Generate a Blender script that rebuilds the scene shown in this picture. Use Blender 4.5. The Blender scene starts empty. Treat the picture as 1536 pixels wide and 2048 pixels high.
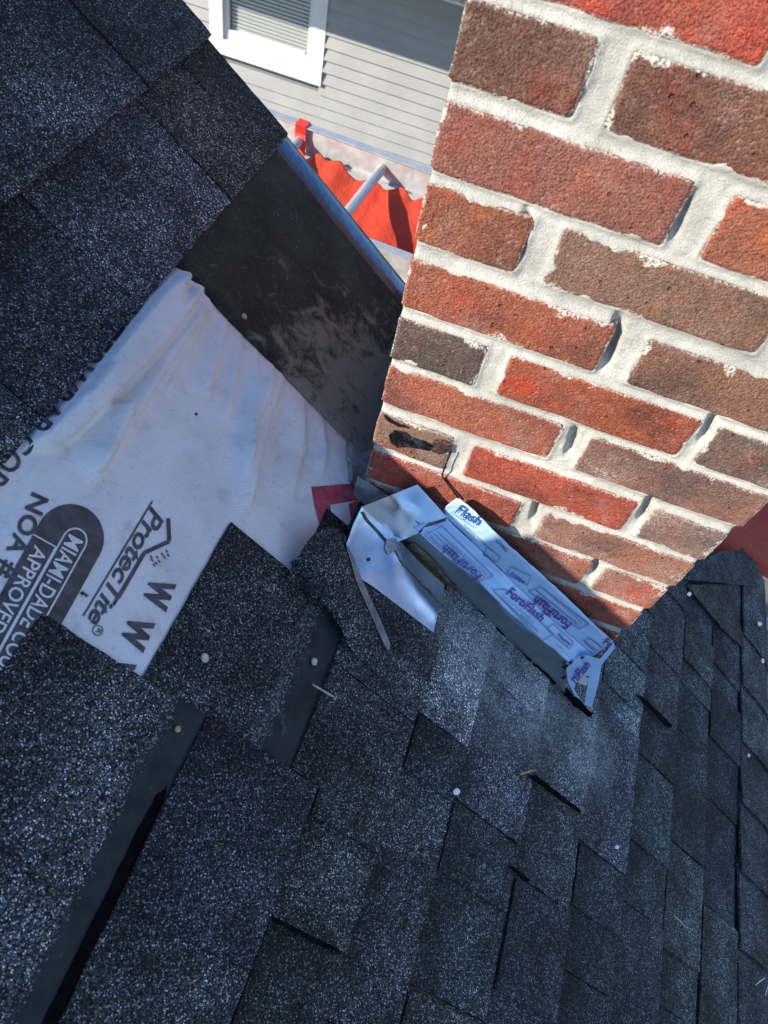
import bpy, math, random
import numpy as np
from mathutils import Vector, Matrix

random.seed(7)
RNG = np.random.default_rng(7)
SC = bpy.context.scene
COL = SC.collection
ZC = 7.0                                     # camera height above the ground

# ------------------------------------------------------------------ camera
CM = np.array([[0.93951292, 0.33855290, -0.05193661],
               [0.30221924, -0.74804439, 0.59084103],
               [0.16118005, -0.57079902, -0.80511457]])      # columns: image right, image down, view direction
FPX = 1450.0
cam_data = bpy.data.cameras.new('camera')
cam = bpy.data.objects.new('camera', cam_data)
COL.objects.link(cam)
rot = Matrix(((CM[0, 0], -CM[0, 1], -CM[0, 2]), (CM[1, 0], -CM[1, 1], -CM[1, 2]), (CM[2, 0], -CM[2, 1], -CM[2, 2])))
cam.matrix_world = Matrix.Translation((0, 0, ZC)) @ rot.to_4x4()
cam_data.sensor_fit = 'VERTICAL'
cam_data.sensor_height = 24.0
cam_data.sensor_width = 18.0
cam_data.lens = FPX / 2048.0 * 24.0
cam_data.clip_start = 0.01
cam_data.clip_end = 2000
cam_data.dof.use_dof = True
cam_data.dof.focus_distance = 0.95
cam_data.dof.aperture_fstop = 8.0
SC.camera = cam

# ------------------------------------------------------------------ sky, sun, exposure
SUN = Vector((-1.0, -0.85, 0.62)).normalized()
world = bpy.data.worlds.new('World')
SC.world = world
world.use_nodes = True
wn = world.node_tree.nodes
sky = wn.new('ShaderNodeTexSky')
sky.sky_type = 'NISHITA'
sky.sun_disc = False
sky.sun_elevation = math.asin(SUN.z)
sky.sun_rotation = math.atan2(SUN.x, SUN.y)
sky.air_density = 1.0
sky.dust_density = 0.0
sky.ozone_density = 3.8
bg = wn['Background']
bg.inputs['Strength'].default_value = 0.135
world.node_tree.links.new(sky.outputs['Color'], bg.inputs['Color'])
sun_data = bpy.data.lights.new('sun', 'SUN')
sun_data.energy = 4.3
sun_data.angle = math.radians(0.5)
sun_data.color = (1.0, 0.91, 0.77)
sun = bpy.data.objects.new('sun', sun_data)
COL.objects.link(sun)
sun.rotation_euler = (-SUN).to_track_quat('-Z', 'Y').to_euler()
sun.location = (-6, -5, ZC + 4)
SC.view_settings.view_transform = 'Standard'
SC.view_settings.look = 'None'
SC.view_settings.gamma = 1.0
SC.view_settings.use_curve_mapping = False
SC.view_settings.exposure = 1.2

# ------------------------------------------------------------------ geometry helpers (coordinates are camera relative, x along the gable, y away, z up)
PITCH = math.radians(38.894)
CB, SB = math.cos(PITCH), math.sin(PITCH)
RD = -0.62851                                # roof plane offset from the camera


def P(a, b, h=0.0):
    """Point of the roof: a = along the courses, b = down the slope, h = above the deck."""
    return np.array([b * CB + (RD + h) * SB, a, -b * SB + (RD + h) * CB])


NW = np.array([SB, 0, CB])
BW = np.array([CB, 0, -SB])


def ray(x, y):
    return CM @ np.array([x - 768.0, y - 1024.0, FPX])


def on_y(x, y, Y):
    r = ray(x, y)
    return r * (Y / r[1])


def on_roof(x, y, h=0.0):
    r = ray(x, y)
    return r * ((RD + h) / (r @ NW))


def ab(x, y, h=0.0):
    p = on_roof(x, y, h)
    return p[1], p @ BW


def proj(p):
    q = CM.T @ np.asarray(p, float)
    return np.array([768 + FPX * q[0] / q[2], 1024 + FPX * q[1] / q[2]])


def _hash(i, j, s):
    v = np.sin(i * 127.1 + j * 311.7 + s * 74.7) * 43758.5453
    return v - np.floor(v)


def vnoise(x, y, s=0.0):
    x = np.asarray(x, float); y = np.asarray(y, float)
    i, j = np.floor(x), np.floor(y)
    u, v = x - i, y - j
    u = u * u * (3 - 2 * u); v = v * v * (3 - 2 * v)
    return (_hash(i, j, s) * (1 - u) + _hash(i + 1, j, s) * u) * (1 - v) + (_hash(i, j + 1, s) * (1 - u) + _hash(i + 1, j + 1, s) * u) * v


def fbm(x, y, s=0.0, o=3):
    t = 0; amp = 0.5
    for k in range(o):
        t = t + amp * (vnoise(np.asarray(x) * 2 ** k, np.asarray(y) * 2 ** k, s + k * 3.3) - 0.5)
        amp *= 0.55
    return t * 2


WLOC = {}


def link(o, parent, wloc):
    COL.objects.link(o)
    pl = WLOC[parent.name] if parent else np.zeros(3)
    o.parent = parent
    o.location = tuple(np.asarray(wloc) - pl)
    WLOC[o.name] = np.asarray(wloc, float)


def tag(o, label=None, cat=None, group=None, kind=None):
    if label: o['label'] = label
    if cat: o['category'] = cat
    if group: o['group'] = group
    if kind: o['kind'] = kind
    return o


def thing(name, loc, label, cat, group=None):
    o = bpy.data.objects.new(name, None)
    o.empty_display_size = 0.1
    link(o, None, np.asarray(loc, float) + (0, 0, ZC))
    return tag(o, label, cat, group)


def mk(name, verts, faces, mat, parent=None, smooth=False, color=None, uvs=None):
    """One mesh object from camera-relative vertices; its origin is put at the middle of its underside."""
    v = np.asarray(verts, float).reshape(-1, 3) + np.array([0, 0, ZC])
    c = np.array([(v[:, 0].min() + v[:, 0].max()) / 2, (v[:, 1].min() + v[:, 1].max()) / 2, v[:, 2].min()])
    me = bpy.data.meshes.new(name)
    me.from_pydata((v - c).tolist(), [], [tuple(int(i) for i in f) for f in faces])
    if uvs:
        li = np.empty(len(me.loops), dtype=np.int32)
        me.loops.foreach_get('vertex_index', li)
        for nm, arr in uvs.items():
            layer = me.uv_layers.new(name=nm)
            layer.data.foreach_set('uv', np.asarray(arr, dtype=np.float32)[li].ravel())
    if smooth:
        me.polygons.foreach_set('use_smooth', [True] * len(me.polygons))
    me.materials.append(mat)
    me.update()
    o = bpy.data.objects.new(name, me)
    if color is not None:
        o.color = tuple(color) if len(color) == 4 else (*color, 1.0)
    link(o, parent, c)
    return o


def grid_faces(nu, nv, off=0):
    """nu x nv vertices, index = i*nv+j."""
    return [(off + i * nv + j, off + (i + 1) * nv + j, off + (i + 1) * nv + j + 1, off + i * nv + j + 1) for i in range(nu - 1) for j in range(nv - 1)]


def border(nu, nv):
    b = [i * nv for i in range(nu)] + [(nu - 1) * nv + j for j in range(1, nv)] + [i * nv + nv - 1 for i in range(nu - 2, -1, -1)] + [j for j in range(nv - 2, 0, -1)]
    return b


def slab(top, nu, nv, down):
    """Closed slab from a top grid (nu*nv,3) and a vector or per-vertex offset to its underside."""
    top = np.asarray(top, float)
    bot = top + np.asarray(down)
    v = np.vstack([top, bot]); n = nu * nv
    f = grid_faces(nu, nv)
    f += [tuple(reversed([k + n for k in q])) for q in grid_faces(nu, nv)]
    b = border(nu, nv)
    for k in range(len(b)):
        p, q = b[k], b[(k + 1) % len(b)]
        f.append((q, p, p + n, q + n))
    return v, f


def box_vf(c, s, R=None):
    c = np.asarray(c, float); s = np.asarray(s, float) / 2
    v = np.array([[sx, sy, sz] for sx in (-1, 1) for sy in (-1, 1) for sz in (-1, 1)]) * s
    if R is not None: v = v @ np.asarray(R).T
    f = [(0, 1, 3, 2), (4, 6, 7, 5), (0, 4, 5, 1), (2, 3, 7, 6), (0, 2, 6, 4), (1, 5, 7, 3)]
    return v + c, f


def join_vf(parts):
    V, F, n = [], [], 0
    for v, f in parts:
        V.append(np.asarray(v)); F += [tuple(i + n for i in q) for q in f]; n += len(v)
    return np.vstack(V), F


def tube_vf(pts, r, seg=10, cap=True):
    pts = [np.asarray(p, float) for p in pts]
    V, F = [], []
    rr = r if hasattr(r, '__len__') else [r] * len(pts)
    for k, p in enumerate(pts):
        d = pts[min(k + 1, len(pts) - 1)] - pts[max(k - 1, 0)]; d /= np.linalg.norm(d)
        u = np.cross(d, [0, 0, 1.0])
        if np.linalg.norm(u) < .01: u = np.cross(d, [1.0, 0, 0])
        u /= np.linalg.norm(u); w = np.cross(d, u)
        for s in range(seg):
            t = 2 * math.pi * s / seg
            V.append(p + rr[k] * (math.cos(t) * u + math.sin(t) * w))
    for k in range(len(pts) - 1):
        for s in range(seg):
            F.append((k * seg + s, k * seg + (s + 1) % seg, (k + 1) * seg + (s + 1) % seg, (k + 1) * seg + s))
    if cap:
        F.append(tuple(reversed(range(seg)))); F.append(tuple(range((len(pts) - 1) * seg, len(pts) * seg)))
    return np.array(V), F


# ------------------------------------------------------------------ materials
class NT:
    def __init__(self, name):
        self.m = bpy.data.materials.new(name); self.m.use_nodes = True
        self.t = self.m.node_tree; self.b = self.t.nodes['Principled BSDF']
        self._pos = None

    def n(self, typ, **kw):
        x = self.t.nodes.new(typ)
        for k, v in kw.items(): setattr(x, k, v)
        return x

    def l(self, a, b): self.t.links.new(a, b)

    def set(self, sock, v):
        if hasattr(v, 'is_output') or hasattr(v, 'links'): self.l(v, sock)
        else: sock.default_value = v

    def pos(self):
        if self._pos is None: self._pos = self.n('ShaderNodeNewGeometry').outputs['Position']
        return self._pos

    def noise(self, scale, detail=3, rough=.55, vec=None, dist=0.0):
        x = self.n('ShaderNodeTexNoise'); self.l(vec or self.pos(), x.inputs['Vector'])
        x.inputs['Scale'].default_value = scale; x.inputs['Detail'].default_value = detail
        x.inputs['Roughness'].default_value = rough; x.inputs['Distortion'].default_value = dist
        return x.outputs['Fac']

    def voro(self, scale, vec=None, feature='F1'):
        x = self.n('ShaderNodeTexVoronoi', feature=feature); self.l(vec or self.pos(), x.inputs['Vector'])
        x.inputs['Scale'].default_value = scale
        return x

    def math(self, op, a, b=0.0, c=None, clamp=False):
        x = self.n('ShaderNodeMath', operation=op, use_clamp=clamp)
        self.set(x.inputs[0], a); self.set(x.inputs[1], b)
        if c is not None: self.set(x.inputs[2], c)
        return x.outputs[0]

    def mr(self, v, f0, f1, t0=0.0, t1=1.0, smooth=True):
        x = self.n('ShaderNodeMapRange', interpolation_type='SMOOTHSTEP' if smooth else 'LINEAR')
        self.set(x.inputs['Value'], v)
        for nm, q in (('From Min', f0), ('From Max', f1), ('To Min', t0), ('To Max', t1)): self.set(x.inputs[nm], q)
        return x.outputs['Result']

    def mix(self, f, a, b, typ='MIX'):
        x = self.n('ShaderNodeMix', data_type='RGBA', blend_type=typ)
        self.set(x.inputs[0], f)
        for s, v in ((x.inputs[6], a), (x.inputs[7], b)):
            self.set(s, (*v, 1.0) if isinstance(v, tuple) and len(v) == 3 else v)
        return x.outputs[2]

    def bump(self, h, dist, strength=1.0, prev=None):
        x = self.n('ShaderNodeBump'); self.l(h, x.inputs['Height'])
        x.inputs['Distance'].default_value = dist; x.inputs['Strength'].default_value = strength
        if prev is not None: self.l(prev, x.inputs['Normal'])
        return x.outputs['Normal']

    def out(self, color=None, rough=None, normal=None, metal=None, spec=None):
        b = self.b.inputs
        if color is not None: self.set(b['Base Color'], (*color, 1.0) if isinstance(color, tuple) and len(color) == 3 else color)
        if rough is not None: self.set(b['Roughness'], rough)
        if normal is not None: self.l(normal, b['Normal'])
        if metal is not None: b['Metallic'].default_value = metal
        if spec is not None: b['Specular IOR Level'].default_value = spec
        return self.m


def xyz(p):
    return tuple(np.asarray(p) + np.array([0, 0, ZC]))


def mat_granules():
    t = NT('asphalt granules')
    info = t.n('ShaderNodeObjectInfo')
    v = t.voro(820); cell = v.outputs['Color']
    sep = t.n('ShaderNodeSeparateColor'); t.l(cell, sep.inputs[0])
    r, g = sep.outputs[0], sep.outputs[1]
    lum = t.math('ADD', t.math('MULTIPLY', t.math('POWER', r, 2.1), .175), .007)
    bright = t.math('MULTIPLY', t.mr(r, .87, 1.0), .40)
    lum = t.math('ADD', lum, bright)
    lum = t.math('MULTIPLY', lum, t.mr(v.outputs['Distance'], .25, .75, 1.12, .40))
    v2 = t.voro(1500)
    s2 = t.n('ShaderNodeSeparateColor'); t.l(v2.outputs['Color'], s2.inputs[0])
    lum = t.math('MULTIPLY', lum, t.mr(s2.outputs[0], 0, 1, .55, 1.5, False))
    lum = t.math('MULTIPLY', lum, t.mr(t.noise(13, 5, .6), .28, .72, .5, 1.55))
    lum = t.math('MULTIPLY', lum, t.mr(t.noise(95, 3), .3, .7, .75, 1.25))
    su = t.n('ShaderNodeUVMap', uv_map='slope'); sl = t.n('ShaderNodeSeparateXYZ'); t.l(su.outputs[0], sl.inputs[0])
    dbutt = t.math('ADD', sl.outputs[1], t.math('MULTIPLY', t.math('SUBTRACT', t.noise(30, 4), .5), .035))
    lum = t.math('MULTIPLY', lum, t.mr(dbutt, .030, .135, 1.12, .62))     # darker granule band at each head, with shade below the butt painted in
    lum = t.math('MULTIPLY', lum, t.mr(sl.outputs[1], .0, .004, 1.2, 1.0))  # butt edge painted lighter as a highlight
    warm = t.mix(g, (.82, .98, 1.20), (1.06, 1.0, .95))
    base = t.mix(1.0, warm, info.outputs['Color'], 'MULTIPLY')
    x = t.n('ShaderNodeVectorMath', operation='SCALE'); t.l(base, x.inputs[0]); t.l(lum, x.inputs['Scale'])
    col = x.outputs[0]
    # cement dust lying on the shingles beside the chimney, a patch with its own ragged outline
    dust = None
    for (px, py, r0, r1, k) in ((985, 1290, .03, .17, 1.0), (1075, 1400, .02, .13, .9), (1180, 1500, .02, .10, .9), (905, 1225, .01, .09, .9), (770, 1160, .0, .05, .5), (1010, 1440, .0, .08, .6)):
        d = t.n('ShaderNodeVectorMath', operation='DISTANCE'); t.l(t.pos(), d.inputs[0]); d.inputs[1].default_value = xyz(on_roof(px, py, .008))
        m = t.math('MULTIPLY', t.mr(d.outputs['Value'], r0, r1, 1, 0), k)
        dust = m if dust is None else t.math('MAXIMUM', dust, m)
    mp = t.n('ShaderNodeMapping'); t.l(t.pos(), mp.inputs[0]); mp.inputs['Rotation'].default_value = (0, PITCH, 0); mp.inputs['Scale'].default_value = (.35, 1, 1)
    dn = t.math('MULTIPLY', t.mr(t.noise(34, 7, .7, mp.outputs[0]), .34, .74, .25, 1.0), t.mr(t.noise(330, 3, .7), .35, .6, .35, 1.35))
    dust = t.math('MULTIPLY', t.math('MULTIPLY', dust, dn), .80, clamp=True)
    dust = t.math('MULTIPLY', dust, t.mr(r, 0, 1, .25, 1.1, False), clamp=True)
    col = t.mix(dust, col, (.58, .59, .60))
    n = t.bump(v.outputs['Distance'], -.0014, 1.0)
    n = t.bump(t.noise(300, 3), .0009, .8, n)
    return t.out(col, .8, n, spec=.22)


def mat_simple(name, col, rough=.6, metal=0, nscale=None, namp=.25, bscale=None, bdist=.001, spec=.5):
    t = NT(name)
    c = (*col, 1.0)
    if nscale:
        f = t.noise(nscale, 5)
        c = t.mix(t.mr(f, .3, .7), tuple(x * (1 - namp) for x in col), tuple(min(1, x * (1 + namp)) for x in col))
    nrm = t.bump(t.noise(bscale, 4), bdist) if bscale else None
    return t.out(c, rough, nrm, metal, spec)


def mat_brick():
    t = NT('clay brick')
    info = t.n('ShaderNodeObjectInfo')
    loc = t.n('ShaderNodeVectorMath', operation='ADD')
    t.l(t.pos(), loc.inputs[0])
    rv = t.n('ShaderNodeCombineXYZ'); t.l(t.math('MULTIPLY', info.outputs['Random'], 37.0), rv.inputs[0]); t.l(t.math('MULTIPLY', info.outputs['Random'], 91.0), rv.inputs[2])
    t.l(rv.outputs[0], loc.inputs[1]); vec = loc.outputs[0]
    base = info.outputs['Color']
    fine = t.noise(880, 2, .65)
    mid = t.noise(150, 4, .6)
    big = t.noise(13, 4, .55, vec, .6)
    big2 = t.noise(18, 3, .55, rv.outputs[0] and vec, .9)
    col = t.mix(t.mr(big, .52, .76), base, t.mix(1.0, base, (1.35, .62, .55), 'MULTIPLY'))
    col = t.mix(t.mr(big2, .56, .76), col, t.mix(1.0, base, (1.30, 1.0, .66), 'MULTIPLY'))
    col = t.mix(t.mr(t.noise(11, 5, .6, vec), .46, .72), col, t.mix(1.0, base, (.50, .60, .70), 'MULTIPLY'))
    col = t.mix(t.math('MULTIPLY', t.mr(t.noise(24, 5, .6, vec), .52, .74), .4), col, (.30, .19, .15))
    k = t.math('MULTIPLY', t.mr(fine, .30, .70, .52, 1.48, False), t.mr(mid, .25, .75, .78, 1.22, False))
    x = t.n('ShaderNodeVectorMath', operation='SCALE'); t.l(col, x.inputs[0]); t.l(k, x.inputs['Scale']); col = x.outputs[0]
    sp = t.voro(420); s1 = t.n('ShaderNodeSeparateColor'); t.l(sp.outputs['Color'], s1.inputs[0])
    col = t.mix(t.math('MULTIPLY', t.mr(s1.outputs[0], .90, 1.0), .22), col, (.45, .34, .27))
    col = t.mix(t.math('MULTIPLY', t.mr(s1.outputs[1], .86, 1.0), .45), col, t.mix(1.0, col, (.45, .42, .42), 'MULTIPLY'))
    # mortar smeared over the arrises and lime bloom
    ua = t.n('ShaderNodeUVMap', uv_map='edge_a'); ub = t.n('ShaderNodeUVMap', uv_map='edge_b')
    sa = t.n('ShaderNodeSeparateXYZ'); t.l(ua.outputs[0], sa.inputs[0])
    sb = t.n('ShaderNodeSeparateXYZ'); t.l(ub.outputs[0], sb.inputs[0])
    d = t.math('MINIMUM', t.math('MINIMUM', sa.outputs[0], sa.outputs[1]), t.math('MINIMUM', sb.outputs[0], sb.outputs[1]))
    reach = t.math('MULTIPLY_ADD', t.mr(t.noise(30, 3), .54, .78), .0095, t.math('MULTIPLY', t.mr(t.noise(330, 3), .35, .7), .0016))
    smear = t.math('MULTIPLY', t.mr(t.math('SUBTRACT', d, reach), .0012, -.0022), t.mr(t.noise(500, 2), .38, .55))
    bloom = t.math('MULTIPLY', t.mr(t.noise(20, 5, .6, vec), t.math('SUBTRACT', .80, t.math('MULTIPLY', info.outputs['Alpha'], .42)), .86), t.mr(t.noise(520, 3, .7), .46, .60))
    bloom = t.math('MULTIPLY', bloom, t.mr(d, .002, .032, 1.0, .35))
    w = t.math('MAXIMUM', smear, t.math('MULTIPLY', bloom, .85), clamp=True)
    col = t.mix(w, col, (.62, .57, .48))
    n = t.bump(fine, .0019, 1.0)
    n = t.bump(sp.outputs['Distance'], -.0012, .8, n)
    n = t.bump(mid, .0014, .6, n)
    pit = t.voro(190, vec); ps_ = t.n('ShaderNodeSeparateColor'); t.l(pit.outputs['Color'], ps_.inputs[0])
    hole = t.math('MULTIPLY', t.mr(ps_.outputs[0], .968, .985), t.mr(pit.outputs['Distance'], .18, .42, 1, 0))
    n = t.bump(hole, -.0030, 1.0, n)
    col = t.mix(t.math('MULTIPLY', hole, .55), col, (.045, .028, .022))
    return t.out(col, .9, n, spec=.2)


def mat_mortar():
    t = NT('lime mortar')
    c = t.mix(t.mr(t.noise(26, 5), .3, .7), (.43, .415, .37), (.58, .56, .50))
    c = t.mix(t.math('MULTIPLY', t.mr(t.noise(9, 4), .55, .75), .5), c, (.36, .355, .325))
    c = t.mix(t.math('MULTIPLY', t.mr(t.noise(240, 3), .58, .72), .45), c, (.36, .33, .27))
    mp = t.n('ShaderNodeMapping'); t.l(t.pos(), mp.inputs[0]); mp.inputs['Scale'].default_value = (.18, 1, 1)
    st = t.noise(170, 4, .6, mp.outputs[0])
    c = t.mix(t.math('MULTIPLY', t.mr(st, .5, .75), .35), c, (.33, .325, .30))
    cr = t.noise(21, 4, .6, None, 1.5)
    c = t.mix(t.math('MULTIPLY', t.mr(t.math('ABSOLUTE', t.math('SUBTRACT', cr, .5)), 0, .004, 1, 0), .5), c, (.16, .15, .13))
    n = t.bump(t.noise(560, 4, .75), .0026, 1.0)
    n = t.bump(st, .0014, .6, n)
    n = t.bump(t.noise(120, 3), .0012, .5, n)
    return t.out(c, .95, n, spec=.15)


def mat_underlayment():
    t = NT('woven roof underlayment')
    c = t.mix(t.mr(t.noise(11, 5), .3, .72), (.66, .66, .685), (.55, .545, .56))
    c = t.mix(t.math('MULTIPLY', t.mr(t.noise(30, 5, .65), .52, .75), .55), c, (.36, .345, .33))
    c = t.mix(t.math('MULTIPLY', t.mr(t.noise(160, 4), .62, .78), .5), c, (.22, .21, .21))
    mp = t.n('ShaderNodeMapping'); t.l(t.pos(), mp.inputs[0]); mp.inputs['Rotation'].default_value = (0, PITCH, math.radians(28))
    wv = t.n('ShaderNodeTexWave'); t.l(mp.outputs[0], wv.inputs[0]); wv.inputs['Scale'].default_value = 260; wv.inputs['Distortion'].default_value = 1.2; wv.inputs['Detail'].default_value = 2
    c = t.mix(t.math('MULTIPLY', wv.outputs['Fac'], .12), c, (.30, .30, .31))
    n = t.bump(wv.outputs['Fac'], .0004, .35)
    n = t.bump(t.noise(28, 4, .5, None, .8), .006, .6, n)
    return t.out(c, .62, n, spec=.35)


def mat_black_strip():
    t = NT('black bitumen strip')
    c = t.mix(t.mr(t.noise(40, 5), .3, .7), (.013, .0125, .010), (.028, .027, .021))
    # grey cement scuffs, thicker toward the chimney corner
    d = t.n('ShaderNodeVectorMath', operation='DISTANCE'); t.l(t.pos(), d.inputs[0]); d.inputs[1].default_value = xyz(P(.66, .37, 0))
    near = t.mr(d.outputs['Value'], .05, .28, .30, -.02)
    s = t.mr(t.math('ADD', t.noise(34, 9, .72, None, .5), near), .58, .80)
    c = t.mix(t.math('MULTIPLY', s, .8), c, (.20, .195, .175))
    sc = t.noise(26, 2, .5, None, 3.0)
    c = t.mix(t.math('MULTIPLY', t.mr(t.math('ABSOLUTE', t.math('SUBTRACT', sc, .5)), .0, .006, 1, 0), .30), c, (.34, .32, .28))
    n = t.bump(t.noise(520, 3), .0007, .7)
    return t.out(c, t.mr(t.noise(20, 4), .3, .7, .62, .85), n, spec=.22)


def mat_metal(name, col, rough, dirt=.4, bscale=18, bdist=.004, metal=1.0):
    t = NT(name)
    f = t.mr(t.noise(14, 5), .4, .75)
    c = t.mix(t.math('MULTIPLY', f, dirt), col, tuple(x * .55 for x in col))
    n = t.bump(t.noise(bscale, 3), bdist, .5)
    return t.out(c, t.mr(t.noise(30, 4), .3, .7, rough * .8, rough * 1.35), n, metal)


def mat_tarp():
    t = NT('red mesh tarpaulin')
    c = t.mix(t.mr(t.noise(5, 4), .3, .7), (.56, .055, .028), (.66, .085, .040))
    n = t.bump(t.noise(14, 4), .02, .6)
    t.out(c, .5, n, spec=.35)
    tr = t.n('ShaderNodeBsdfTranslucent'); t.l(c, tr.inputs['Color'])
    mx = t.n('ShaderNodeMixShader'); mx.inputs[0].default_value = .35
    t.l(t.b.outputs[0], mx.inputs[1]); t.l(tr.outputs[0], mx.inputs[2])
    t.l(mx.outputs[0], t.t.nodes['Material Output'].inputs['Surface'])
    return t.m


def mat_siding():
    t = NT('vinyl siding')
    c = t.mix(t.mr(t.noise(3, 3), .3, .7), (.235, .234, .23), (.265, .263, .258))
    mp = t.n('ShaderNodeMapping'); t.l(t.pos(), mp.inputs[0]); mp.inputs['Scale'].default_value = (2, 30, 60)
    return t.out(c, .5, t.bump(t.noise(4, 3, .5, mp.outputs[0]), .003, .4), spec=.35)


def mat_sealant():
    t = NT('weathered roof cement')
    c = t.mix(t.mr(t.noise(30, 6, .65), .3, .7), (.13, .135, .14), (.30, .305, .31))
    c = t.mix(t.mr(t.noise(260, 4), .55, .75), c, (.10, .10, .10))
    return t.out(c, .85, t.bump(t.noise(200, 5), .004, .9), spec=.25)


def mat_tar():
    t = NT('black tar')
    c = t.mix(t.mr(t.noise(150, 3), .5, .7), (.004, .004, .004), (.02, .018, .015))
    return t.out(c, .16, t.bump(t.noise(110, 3), .004, .8), spec=.6)


def mat_nailstrip():
    t = NT('bare asphalt nail strip')
    c = t.mix(t.mr(t.noise(40, 5), .3, .7), (.009, .013, .016), (.022, .029, .033))
    v = t.voro(640); q = t.n('ShaderNodeSeparateColor'); t.l(v.outputs['Color'], q.inputs[0])
    su = t.n('ShaderNodeUVMap', uv_map='slope'); sl = t.n('ShaderNodeSeparateXYZ'); t.l(su.outputs[0], sl.inputs[0])
    edge = t.mr(t.math('ADD', sl.outputs[1], t.math('MULTIPLY', t.noise(50, 4), .030)), .050, .068, -.03, .55)
    m = t.mr(t.math('ADD', q.outputs[0], edge), .955, 1.0)
    gc = t.n('ShaderNodeVectorMath', operation='SCALE'); gc.inputs[0].default_value = (.20, .22, .24); t.l(t.math('POWER', q.outputs[1], 1.6), gc.inputs['Scale'])
    c = t.mix(m, c, gc.outputs[0])
    c = t.mix(t.math('MULTIPLY', t.mr(t.noise(55, 6, .7, None, 1.0), .60, .74), .35), c, (.16, .18, .18))
    n = t.bump(t.noise(520, 3), .0012, .9)
    n = t.bump(m, .0010, 1.0, n)
    return t.out(c, .72, n, spec=.3)


def mat_glass():
    t = NT('window glass')
    t.out((.03, .04, .045), .04, None, 0, .8)
    t.b.inputs['Alpha'].default_value = .14
    return t.m


M_GRAN = mat_granules()
M_BRICK = mat_brick()
M_MORTAR = mat_mortar()
M_UNDER = mat_underlayment()
M_BLACK = mat_black_strip()
M_NAILSTRIP = mat_nailstrip()
M_DRIP = mat_metal('dark painted drip edge metal', (.10, .14, .20), .30, .5, 70, .002)
M_ALU = mat_metal('mill aluminium flashing', (.62, .73, .88), .30, .30, 9, .003)
M_GREYMETAL = mat_metal('dull grey flashing metal', (.17, .195, .22), .45, .6, 25, .003, .35)
M_MEMB = mat_simple('white membrane film', (.40, .58, .86), .28, 0, 14, .10, 30, .003)
M_PURPLE = mat_simple('purple print', (.10, .02, .24), .4)
M_BLUEINK = mat_simple('blue print', (.02, .07, .24), .4)
M_LINEINK = mat_simple('thin grey print', (.16, .22, .34), .4)
M_GREYINK = mat_simple('dark grey print', (.050, .048, .056), .6, 0, 90, .4)
M_REDINK = mat_simple('faded red print', (.34, .045, .07), .6, 0, 70, .3)
M_SEAL = mat_sealant()
M_TAR = mat_tar()
M_PITCH_SHADE = mat_simple('dark pitch and joint shade', (.004, .004, .005), .95, 0, 80, .4, 300, .001, spec=.03)  # pitch of the foot bead; also paints shade between shingle layers
M_GLUE = mat_simple('brown adhesive residue', (.16, .13, .085), .5, 0, 80, .5, 120, .004)
M_TARP = mat_tarp()
M_STRAP = mat_simple('red webbing', (.66, .035, .02), .55, 0, 60, .1)
M_LADDER = mat_metal('ladder aluminium', (.46, .47, .47), .5, .2, 30, .001, .55)
M_SIDING = mat_siding()
M_TRIM = mat_simple('white window trim', (.60, .60, .585), .45, 0, 5, .04)
M_BLIND = mat_simple('pale window blind', (.78, .82, .80), .5)
M_ROOM = mat_simple('dim room', (.05, .06, .065), .9)
M_GLASS = mat_glass()
M_WOOD = mat_simple('roof sheathing', (.25, .17, .10), .8, 0, 30, .3)
M_GROUND = mat_simple('gravelly ground', (.16, .15, .13), .95, 0, 3, .35, 40, .02)
M_ZINC = mat_simple('zinc nail', (.36, .34, .30), .45, .5, 200, .3)
M_RUST = mat_simple('rusty nail', (.42, .25, .12), .6, .2, 200, .4)
M_CHIP = mat_simple('white paint chip', (.72, .74, .76), .6)
M_STRAW = mat_simple('dry straw', (.48, .42, .32), .8)
M_CONC = mat_simple('concrete crown', (.45, .44, .41), .9, 0, 20, .2, 100, .003)

# ------------------------------------------------------------------ ground and own house
gs = 400.0
ground = mk('ground', [(-gs, -gs, -ZC), (gs, -gs, -ZC), (gs, gs, -ZC), (-gs, gs, -ZC)], [(0, 1, 2, 3)], M_GROUND)
tag(ground, kind='structure')

RIDGE_B = -0.247
house = thing('house', (P(0, .4)[0], -1, -ZC), 'house with dark shingle roof under repair round the brick chimney', 'house')


def amax(b):
    """Far edge of the roof (rake) at slope position b."""
    return float(np.interp(b, [1.10, 1.42, 1.552, 1.65, 1.72], [.95, 1.24, 1.343, 1.374, 1.378])) if b > 1.0 else .915


# sheathing: main slope as one slab with a jogged rake, then the hidden back slope and the steeper skirt
deck_b = [RIDGE_B, .2, .5, .90, 1.0, 1.1, 1.2, 1.3, 1.42, 1.552, 1.65, 1.72]
top = [P(a_, b_, -.002) for b_ in deck_b for a_ in (-2.6, amax(b_) - .012)]
v1, f1 = slab(top, len(deck_b), 2, -NW * .016)
roof = mk('roof', v1, f1, M_WOOD, house)
tag(roof, 'dark asphalt shingle roof slope')
rp = P(0, RIDGE_B, -.002)
back = np.array([-CB, 0, -SB])
top = [np.array([rp[0], a_, rp[2]]) + back * s for s in (.02, 2.4) for a_ in (-2.6, .905)]
v2, f2 = slab(top, 2, 2, (0, 0, -.02))
o = mk('roof', v2, [tuple(reversed(q)) for q in f2], M_GRAN, house, color=(1, 1, 1)); tag(o, 'hidden back slope of the roof')
brk = P(0, 1.72, -.002)
sk = np.array([math.cos(math.radians(66)), 0, -math.sin(math.radians(66))])
top = [np.array([brk[0], a_, brk[2]]) + sk * s for s in (.0, 1.2) for a_ in (-2.6, 1.36)]
v3, f3 = slab(top, 2, 2, (-.02, 0, -.01))
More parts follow.
